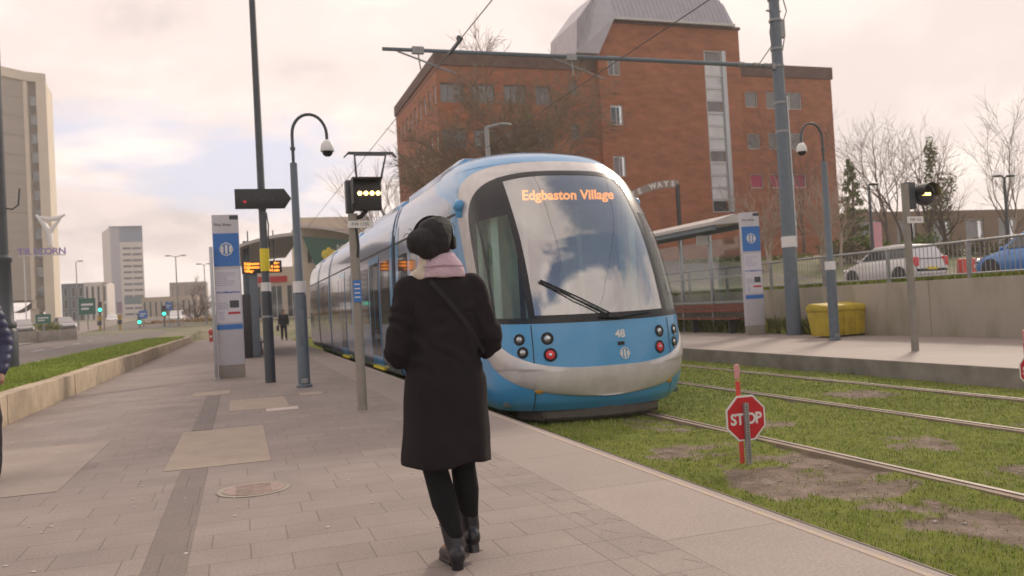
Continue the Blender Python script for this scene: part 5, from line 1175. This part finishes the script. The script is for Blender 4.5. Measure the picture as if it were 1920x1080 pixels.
# ================================================================== TREES AND PLANTS
def branch_tree(seed, h, trunk_r, levels=5, spread=.6, kids=(3, 4), lean=0, first=.3, droop=0, ratio=.72, stems=1, rmin=.010):
    rl = random.Random(seed); tk = MB(); cr = MB()
    def grow(p, d, ln, r, lv):
        n = 4 if lv < 2 else 3; pts = [p]; rs = [r]; q = p.copy(); dd = d.copy()
        for k in range(n):
            dd = (dd + Vector((rl.gauss(0, .13), rl.gauss(0, .13), rl.gauss(0, .08) + (.05 if lv < 3 else -droop)))).normalized(); q = q + dd*ln/n; pts.append(q.copy()); rs.append(max(rmin*.6, r*(1-.55*(k+1)/n)))
        (tk if lv == 0 else cr).tube(pts, rs, 7 if lv == 0 else (5 if lv < 3 else 3), 0, None, lv < 2)
        if lv >= levels: return
        for k in range(rl.randint(*kids) + (2 if lv == 0 else 0)):
            t = rl.uniform(first if lv == 0 else .25, 1.0); i = min(n-1, int(t*n)); f = t*n-i; bp_ = pts[i].lerp(pts[i+1], f); ax = (pts[i+1]-pts[i]).normalized()
            pr = ax.orthogonal().normalized(); pr.rotate(Matrix.Rotation(rl.uniform(0, 6.283), 3, ax)); nd = (ax*(1-spread*rl.uniform(.5, 1.1)) + pr*spread*rl.uniform(.7, 1.2)).normalized()
            grow(bp_, nd, ln*ratio*rl.uniform(.75, 1.15), max(rmin, rs[i]*.58), lv+1)
        grow(pts[-1], dd, ln*ratio, rs[-1], lv+1)
    for s in range(stems):
        a = rl.uniform(0, 6.28); d = Vector((math.cos(a)*(.22 if stems > 1 else .03)+lean, math.sin(a)*(.22 if stems > 1 else .03), 1)).normalized()
        grow(Vector((math.cos(a)*.08*(stems > 1), math.sin(a)*.08*(stems > 1), -.2)), d, h*.40, trunk_r, 0)
    return tk, cr
def leaf_cloud(mb, centers, n, size, seed, flat=.6):
    rl = random.Random(seed)
    for _ in range(n):
        c, r = rl.choice(centers); d = Vector((rl.gauss(0, 1), rl.gauss(0, 1), rl.gauss(0, 1)*flat)); d = d.normalized()*rl.random()**.45
        p = Vector(c)+Vector((d.x*r[0], d.y*r[1], d.z*r[2])); s = size*rl.uniform(.6, 1.4)
        u = Vector((rl.gauss(0, 1), rl.gauss(0, 1), rl.gauss(0, 1))).normalized(); v = u.orthogonal().normalized(); v.rotate(Matrix.Rotation(rl.uniform(0, 6.28), 3, u))
        mb.add([p-u*s, p+v*s*.45, p+u*s, p-v*s*.45], [(0, 1, 2, 3)], rl.randrange(2))
def bare(label, loc, seed, h, r, mt, group, ivy=None, twig=None, **k):
    t = thing('bare_tree', label, 'tree', loc, 0, group); tk, cr = branch_tree(seed, h, r, **k)
    tk.build('trunk', mt, t, smooth=60); cr.build('crown', twig or m_twig, t, smooth=60)
    if ivy:
        b = MB(); leaf_cloud(b, ivy[0], ivy[1], ivy[2], seed+5, 1.0); b.build('ivy', [m_ivy, m_hedge], t, smooth=0)
    return t
GB = 'bare winter trees'
m_redtw = mat('reddish_twig', (.22, .16, .105), .9, var=.25, scale=3)
bare('big bare tree with dense reddish brown crown before the brick building', (16.0, 45, 2.2), 16, 14.2, .26, m_bark, GB, ivy=([((.1, 0, 6.5), (.55, .5, 2.6)), ((.3, 0, 9.0), (.6, .5, 1.6)), ((-.3, 0, 7.5), (.9, .5, 1.0))], 1500, .11), twig=m_redtw, levels=6, spread=.50, kids=(3, 4), first=.35, ratio=.685, rmin=.017)
GP = 'pale multi stemmed birches'
m_pitw = mat('pale_twig', (.36, .27, .21), .85, var=.2)
bare('pale multi stemmed birch between the opposite totem and the mast', (28.6, 40, 2.1), 21, 6.2, .10, m_birch, GP, twig=m_pitw, levels=3, kids=(2, 3), spread=.45, stems=3, rmin=.016, first=.5)
bare('pale multi stemmed birch seen just right of the overhead line mast', (32.2, 40, 2.3), 22, 6.4, .10, m_birch, GP, twig=m_pitw, levels=3, kids=(2, 3), spread=.45, stems=3, rmin=.016, first=.5)
bare('pale multi stemmed birch in front of the right end of the brick building', (34.3, 41, 2.4), 26, 6.0, .09, m_birch, GP, twig=m_pitw, levels=3, kids=(2, 3), spread=.45, stems=2, rmin=.016, first=.5)
bare('slim bare tree behind the white car just left of the opposite tram signal', (41.8, 45, 3.2), 31, 9.8, .14, m_bark, GB, levels=4, kids=(2, 4), spread=.42, first=.35, rmin=.010)
bare('bare forked tree standing directly behind the opposite tram signal post', (43.6, 45.5, 3.2), 32, 9.9, .14, m_bark, GB, levels=4, kids=(2, 4), spread=.40, first=.35, rmin=.010)
bare('ivy clad bare tree with a narrow green top right of the opposite tram signal', (45.4, 45, 3.3), 33, 9.2, .17, m_bark, GB, ivy=([((.1, 0, 3.0), (.55, .5, 2.4)), ((.35, 0, 5.8), (.5, .4, 1.9)), ((.6, 0, 7.0), (.45, .4, 1.2))], 850, .12), levels=4, kids=(2, 4), spread=.42, first=.4, rmin=.010)
bare('ivy clad bare tree with a wide green crown above the white car rear', (47.9, 46, 3.3), 34, 8.0, .17, m_bark, GB, ivy=([((.0, 0, 2.6), (.6, .5, 2.2)), ((.2, 0, 4.9), (1.0, .6, 1.1)), ((-.5, 0, 3.9), (.8, .5, .8))], 850, .12), levels=4, kids=(2, 4), spread=.5, first=.35, rmin=.010)
bare('tall thin bare tree near the right edge behind the dark street lamp', (52.2, 45, 3.4), 35, 10.6, .12, m_bark, GB, levels=4, kids=(2, 3), spread=.34, first=.3, rmin=.012)
bare('pale stemmed bare tree at the right edge behind the blue car', (55.2, 47, 3.4), 36, 8.2, .11, m_birch, GB, levels=4, kids=(2, 3), spread=.42, first=.3, rmin=.012)
bare('thin bare tree between the brick building and the slim bare tree', (40.4, 52, 3.6), 37, 11.5, .12, m_bark, GB, levels=4, kids=(2, 4), spread=.42, first=.3, rmin=.012)
bare('bare tree behind the pantograph left of the brick building', (12.1, 66, .2), 38, 13.0, .16, m_bark, GB, levels=4, kids=(3, 4), spread=.30, first=.25, rmin=.016)
bare('bare dark tree far down the road left of the near totem', (-5.6, 118, 1.4), 39, 6.2, .2, m_bark, GB, levels=4, kids=(3, 5), spread=.65, first=.1, rmin=.022)
t = thing('conifer', 'ragged dark green conifer beside the right end of the brick building', 'tree', (39.0, 45, 3.2)); rl = random.Random(4)
b = MB(); b.tube([(0, 0, -.2), (.1, 0, 3), (.25, 0, 6.4)], [.16, .10, .03], 8); b.build('trunk', m_bark, t)
cs = []
for k in range(26):
    z = .8+k*.22; r = max(.12, 1.25*(1-z/7.2)); a = k*2.4; cs.append(((math.cos(a)*r*.75, math.sin(a)*r*.75, z), (r*.62, r*.62, .30)))
b = MB(); leaf_cloud(b, cs, 1700, .14, 3, .7); b.build('crown', [m_leaf, m_ivy], t, smooth=0)
def bush(name, label, loc, dims, mats, n, size, seed, group=None, cat='bush'):
    t = thing(name, label, cat, loc, 0, group); rl = random.Random(seed); cs = []
    for k in range(12): cs.append(((rl.uniform(-.75, .75)*dims[0], rl.uniform(-.6, .6)*dims[1], rl.uniform(.25, .72)*dims[2]), (dims[0]*.36, dims[1]*.5, dims[2]*rl.uniform(.25, .38))))
    b = MB(); leaf_cloud(b, cs, n, size, seed, .9); b.build('foliage', mats, t, smooth=0)
    b = MB()
    for k in range(7): b.tube([(rl.uniform(-.3, .3)*dims[0], 0, -.1), (rl.uniform(-.8, .8)*dims[0], rl.uniform(-.4, .4)*dims[1], dims[2]*.7)], [.03, .012], 5)
    b.build('stems', m_bark, t); return t
bush('bush', 'bright green bush below the conifer behind the railing', (38.6, 43, 2.9), (1.4, 1.0, 1.7), [m_leaf, m_hedge], 1100, .13, 1)
bush('bush', 'bright green rounded bush behind the white car roof', (42.6, 43.5, 3.0), (1.5, 1.0, 1.7), [m_hedge, m_leaf], 1100, .13, 2)
bush('hedge', 'low dark green hedge along the foot of the brick building', (31.0, 47, 2.9), (5.5, 1.0, .9), [m_ivy, m_hedge], 2200, .13, 7, cat='hedge')
bush('hedge', 'yellow green hedge at the foot of the concrete tower', (-18.2, 92, 1.0), (1.4, 1.2, 1.25), [m_hedge, m_hedge], 900, .12, 3, cat='hedge')
for k, (x, y, wd, lab) in enumerate(((-9.0, 103, 1.9, 'dry straw coloured bush nearest the pale tower block'), (-5.9, 104, 1.8, 'dry straw coloured bush behind the small white car'), (-3.4, 101, 1.6, 'dry straw coloured bush just left of the near totem'))):
    bush('dry_bush', lab, (x, y, 1.0), (wd, 1.2, .95), [m_dry, m_dry], 900, .14, 10+k, 'dry roadside bushes')
# ================================================================== VEHICLES AND FAR STREET THINGS
m_tyre = mat('tyre', (.02, .02, .02), .85); m_cglass = mat('car_glass', (.035, .042, .045), .08, var=.1, spec=.8); m_rim = mat('wheel_rim', (.42, .42, .43), .3, metal=.7)
def car(label, loc, rz, paint, L_=4.1, H_=1.5, Wd=1.72, hood=.26, group=None):
    """Hatchback facing +y: lofted lower body, tapered cabin with inset glass, wheels, lamps, bumpers."""
    t = thing('parked_car' if group is None else 'car', label, 'car', loc, rz, group); hw = Wd/2
    def st(y, zb, zt, w_, wt): return [(-w_*.92, y, zb), (-w_, y, zb+.18), (-w_, y, zt-.16), (-wt, y, zt), (wt, y, zt), (w_, y, zt-.16), (w_, y, zb+.18), (w_*.92, y, zb)]
    belt = .62*H_; ys = [(-.5, .36, .60, .80, .62), (-.485, .26, .70*belt+.22, .90, .72), (-.44, .22, belt+.02, .97, .82), (-.2, .20, belt+.02, 1, .86), (.12, .20, belt, 1, .86), (.26, .20, belt-.03, .99, .84), (.40, .22, belt-.16, .95, .80), (.475, .26, belt-.30, .86, .70), (.5, .34, belt-.42, .74, .60)]
    rows = [st(y*L_, zb, zt, w_*hw, wt*hw) for (y, zb, zt, w_, wt) in ys]; b = MB(); b.grid([r+[r[0]] for r in rows], flip=True); b.add(rows[0], [tuple(range(8))]); b.add(rows[-1], [tuple(range(7, -1, -1))])
    b.build('body', paint, t, smooth=40, bevel=0)
    y0, y1, y2, y3 = -.47*L_, -.40*L_, .06*L_, .27*L_; zt = H_
    cb = MB(); lo = [(-hw*.86, y0, belt), (hw*.86, y0, belt), (hw*.84, y3, belt-.02), (-hw*.84, y3, belt-.02)]; hi = [(-hw*.66, y1, zt-.04), (hw*.66, y1, zt-.04), (hw*.66, y2, zt), (-hw*.66, y2, zt)]
    mid = [(-hw*.68, -.2*L_, zt+.03), (hw*.68, -.2*L_, zt+.03)]
    cb.add(lo+hi+mid, [(1, 0, 4, 5), (2, 1, 5, 9, 6), (0, 3, 7, 8, 4), (3, 2, 6, 7), (4, 8, 9, 5), (8, 7, 6, 9)]); cabin = cb.build('cabin', paint, t, smooth=25, bevel=.04)
    def pane(a, b_, c, d, off, ins=.10):
        P = [Vector(q) for q in (a, b_, c, d)]; n_ = (P[1]-P[0]).cross(P[3]-P[0]).normalized(); ct = sum(P, Vector())/4; q = MB()
        q.add([p+(ct-p)*ins+n_*off for p in P], [(0, 1, 2, 3)]); q.build('window', m_cglass, cabin, smooth=0)
    pane(lo[1], lo[0], hi[0], hi[1], .012); pane(lo[3], lo[2], hi[2], hi[3], .012)
    for sx in (-1, 1):
        def sp(y, f): x0 = hw*.86; x1 = hw*.67; return (sx*(x0+(x1-x0)*f), y, belt+(zt-belt)*f)
        for (ya, yb, yc, yd) in ((-.41, -.16, -.16, -.37), (-.14, .20, .07, -.14)):
            q = [sp(ya*L_, .08), sp(yb*L_, .08), sp(yc*L_, .86), sp(yd*L_, .86)]; q = q if sx > 0 else [q[1], q[0], q[3], q[2]]; pane(*q, .014, .03)
        for yy in (-.31, .31):
            X = Matrix.Translation((sx*(hw-.10), yy*L_, .30)) @ Matrix.Rotation(R(90), 4, 'Y'); b = MB(); b.lathe([(.17, -.09), (.30, -.09), (.31, 0), (.30, .09), (.17, .09)], 22, 0, X); wh = b.build('wheel', m_tyre, t)
            b = MB(); b.lathe([(.0, -.085), (.19, -.085), (.19, .085), (0, .085)], 18, 0, X); b.build('rim', m_rim, wh)
            b = MB(); b.lathe([(.0, -.04), (.36, -.04), (.36, .05), (0, .05)], 20, 0, Matrix.Translation((sx*(hw-.04), yy*L_, .33)) @ Matrix.Rotation(R(90), 4, 'Y')); b.build('wheel_arch', m_black, t)
        b = MB(); b.ell((sx*hw*.70, .47*L_, belt-.30), (.15, .12, .09), 12, 8); b.build('headlight', m_chrome, t)
        b = MB(); b.box(sx*hw*.80-.09, sx*hw*.80+.09, -.497*L_, -.46*L_, belt-.30, belt+.05); b.build('tail_light', m_tail, t, bevel=.02)
        b = MB(); b.ell((sx*(hw+.08), .18*L_, belt+.06), (.09, .05, .07), 10, 6); b.build('mirror', paint, t)
    b = MB(); b.box(-.26, .26, -.503*L_, -.49*L_, .50, .61); b.build('number_plate', m_yellow, t)
    return t
p_white = mat('car_white', (.66, .64, .63), .25, var=.03, coat=.6); p_blue = mat('car_blue', (.05, .20, .50), .25, var=.05, coat=.6); p_silver = mat('car_silver', (.34, .32, .32), .3, metal=.3, var=.05, coat=.4)
car('white hatchback parked on the upper road behind the railing', (24.9, 26.7, 1.24), 0, p_white, 4.1, 1.52, 1.75)
car('blue hatchback cut by the right edge behind the railing', (24.9, 20.05, 1.24), 0, p_blue, 4.2, 1.5, 1.75)
GC = 'cars far down the left road'
car('brown silver car on the left road near the concrete tower', (-18.0, 100, 1.15), R(200), p_silver, 4.4, 1.55, 1.8, group=GC)
car('small white car beyond the dry bushes left of the near totem', (-7.4, 110, 1.35), R(175), p_white, 4.2, 1.6, 1.8, group=GC)
car('white car half hidden by the traffic lights below the pale tower block', (-18.6, 140, 1.9), R(185), p_white, 4.3, 1.5, 1.8, group=GC)
car('dark car passing in front of the yellow green hedge', (-21.0, 96, 1.1), R(195), p_silver, 4.4, 1.5, 1.8, group=GC)
# red and white water barrier behind the blue car
t = thing('road_barrier', 'red plastic road barrier block behind the blue car', 'barrier', (27.4, 25.1, 1.25), R(10)); pr = mat('barrier_red', (.55, .05, .03), .5, var=.1)
b = MB(); b.prism([(-.25, 0), (.25, 0), (.25, .15), (.12, .35), (.10, .85), (-.10, .85), (-.12, .35), (-.25, .15)], -.9, .9, 'x'); b.build('block', pr, t, bevel=.03)
b = MB(); b.box(-.16, .16, -.135, -.10, .44, .60); b.build('white_panel', m_white, t)
# lamp posts, pink sign
def lamp(label, loc, h, arm, heads=1, r=.07, mt=None):
    t = thing('street_lamp', label, 'street lamp', loc, 0, 'street lamps'); b = MB(); b.tube([(0, 0, 0), (0, 0, h*.3), (0, 0, h)], [r*1.3, r, r*.7], 10); b.build('column', mt or m_dkgrey, t)
    for s in ((-1, 1) if heads == 2 else (1,)):
        b = MB(); b.tube([(0, 0, h-.02), (s*arm, 0, h+.10)], r*.5, 6); b.build('arm', mt or m_dkgrey, t); b = MB(); b.ell((s*(arm+.22), 0, h+.10), (.30, .12, .07), 12, 6); b.build('lantern', mt or m_dkgrey, t)
lamp('dark twin headed street lamp near the right edge behind the railing', (35.0, 30, 1.8), 4.25, .18, 2, .08)
lamp('dark slim lamp column behind the white car left end', (27.0, 30, 1.6), 4.1, .05, 1, .08)
lamp('pale grey street lamp column rising behind the tram roof', (9.25, 30, -.3), 8.4, .5, 1, .12, m_galv)
lamp('grey street lamp far down the road above the beige building', (-5.9, 90, 1.0), 7.1, .5, 2, .07, m_galv)
lamp('grey street lamp far away just left of the near totem', (-3.3, 92, 1.0), 6.3, .3, 2, .06, m_galv)
lamp('thin grey street lamp beside the dark glass office block', (-15.3, 92, 1.0), 7.0, .2, 1, .06, m_galv)
lamp('pale pole below the pale tower block', (-12.4, 88, .9), 4.6, .1, 1, .09, m_birch)
t = thing('pink_board', 'small pink sign board on a post behind the white car', 'sign', (27.4, 30.2, 1.7)); b = MB(); b.box(-.32, .32, -.02, .02, 1.15, 2.4); b.build('board', mat('pink_paint', (.62, .32, .36), .6), t); b = MB(); b.box(-.04, .04, .02, .08, 0, 2.5); b.build('post', m_galv, t)
# traffic lights, signs and small things by the junction on the left
def tlight(label, loc, h):
    t = thing('traffic_light', label, 'traffic light', loc, 0, 'traffic lights at the far junction'); b = MB(); b.tube([(0, 0, 0), (0, 0, h)], .06, 8); b.build('post', m_dkgrey, t)
    b = MB(); b.box(-.17, .17, -.12, .10, h-.1, h+.95); hd = b.build('head', m_black, t, bevel=.02)
    for k, m_ in enumerate((mat('lamp_off_red', (.10, .01, .01), .4), mat('lamp_off_amber', (.10, .05, .01), .4), m_lampg)):
        b = MB(); b.lathe([(.125 if k < 2 else .17, 0), (.1, .03), (0, .035)], 14, 0, Matrix.Translation((0, -.125, h+.77-k*.32)) @ Matrix.Rotation(R(90), 4, 'X')); b.build('lamp', m_, hd)
tlight('traffic light showing green left of the pale tower block', (-13.0, 90, 1.0), 1.95); tlight('traffic light showing green in front of the long beige building', (-7.2, 90, 1.0), 1.25)
tlight('traffic light showing green low down before the pale tower block', (-9.6, 91, 1.0), .55)
def board(label, loc, w_, h_, z, m_, cat='road sign'):
    t = thing('road_sign', label, cat, loc, 0, 'road signs at the far junction'); b = MB(); b.box(-w_/2, w_/2, -.03, .03, z, z+h_); p_ = b.build('plate', m_, t)
    b = MB(); b.box(-w_*.35, w_*.35, -.04, -.03, z+h_*.55, z+h_*.68); b.box(-w_*.35, w_*.1, -.04, -.03, z+h_*.3, z+h_*.42); b.build('legend', m_white, p_)
    b = MB(); b.box(-.05, .05, .03, .12, 0, z+h_); b.build('post', m_galv, t)
m_sg = mat('road_sign_green', (.02, .13, .09), .5); m_sg2 = mat('road_sign_grey', (.30, .30, .32), .5)
board('large green direction sign by the junction', (-14.3, 91, 1.0), 1.5, 1.6, 1.7, m_sg); board('small blue road sign beside the pale tower block', (-9.2, 90.5, 1.0), .8, .8, 1.0, m_blue)
board('blue road sign high on a post before the beige building', (-6.8, 90.5, 1.0), .6, .8, 1.7, m_blue); board('green direction sign under the concrete tower', (-17.8, 89, 1.0), 1.3, .9, 1.0, m_sg)
for lab, x, y in (('yellow signal pole at the junction kerb', -12.8, 88), ('yellow signal pole before the pale tower block', -10.9, 87)):
    t = thing('signal_pole', lab, 'pole', (x, y, .95), 0, 'yellow junction poles'); b = MB(); b.tube([(0, 0, 0), (0, 0, 1.5)], .10, 8); b.lathe([(.22, 1.1), (.22, 1.5)], 10); b.build('post', mat('ochre_paint', (.42, .27, .06), .6), t); b = MB(); b.box(-.2, .2, -.25, -.12, .6, 1.0); b.build('box', m_dkgrey, t)
t = thing('red_post', 'short red post at the far end of the low retaining wall', 'post', (-1.8, 56.3, 0)); b = MB(); b.lathe([(.11, 0), (.11, .5), (.15, .54), (.15, .68), (.11, .76), (0, .8)], 14); b.build('body', mat('post_red', (.42, .02, .02), .5), t); b = MB(); b.box(-.06, .06, -.13, -.10, .28, .40); b.build('plate', m_white, t)
t = thing('roadside_wall', 'low grey concrete roadside wall across the left road', 'wall', (-16.0, 66, .55))
for k in range(9): b = MB(); b.box(-6.3+k*1.25, -5.07+k*1.25, -.15, .15, 0, .75); b.build('block', m_conc, t, bevel=.02)
for k, (x, y, lab) in enumerate(((46.6, 43.5, 'low brownish green shrub below the ivy clad trees'), (50.4, 43.2, 'low brownish green shrub behind the blue car'), (54.2, 43.0, 'low brownish green shrub at the right edge of the lawn'), (36.0, 42.0, 'low brownish green shrub behind the front of the white car'))):
    bush('shrub', lab, (x, y, 2.8), (1.9, 1.1, 1.5), [m_ivy, m_redtw], 1000, .14, 40+k, 'shrubs behind the parked cars', 'shrub')

# ================================================================== thin winter haze: one closed box of even air round camera and scene
hz = MB(); hz.box(-420, 420, -60, 520, -2, 46)
hm = bpy.data.materials.new('haze'); hm.use_nodes = True; t_ = hm.node_tree; t_.nodes.clear(); o_ = t_.nodes.new('ShaderNodeOutputMaterial'); pv_ = t_.nodes.new('ShaderNodeVolumePrincipled')
pv_.inputs['Color'].default_value = (.95, .93, .92, 1); pv_.inputs['Density'].default_value = .0011; pv_.inputs['Anisotropy'].default_value = .2; t_.links.new(pv_.outputs[0], o_.inputs['Volume'])
tag(hz.build('haze', hm, smooth=0), kind='stuff')
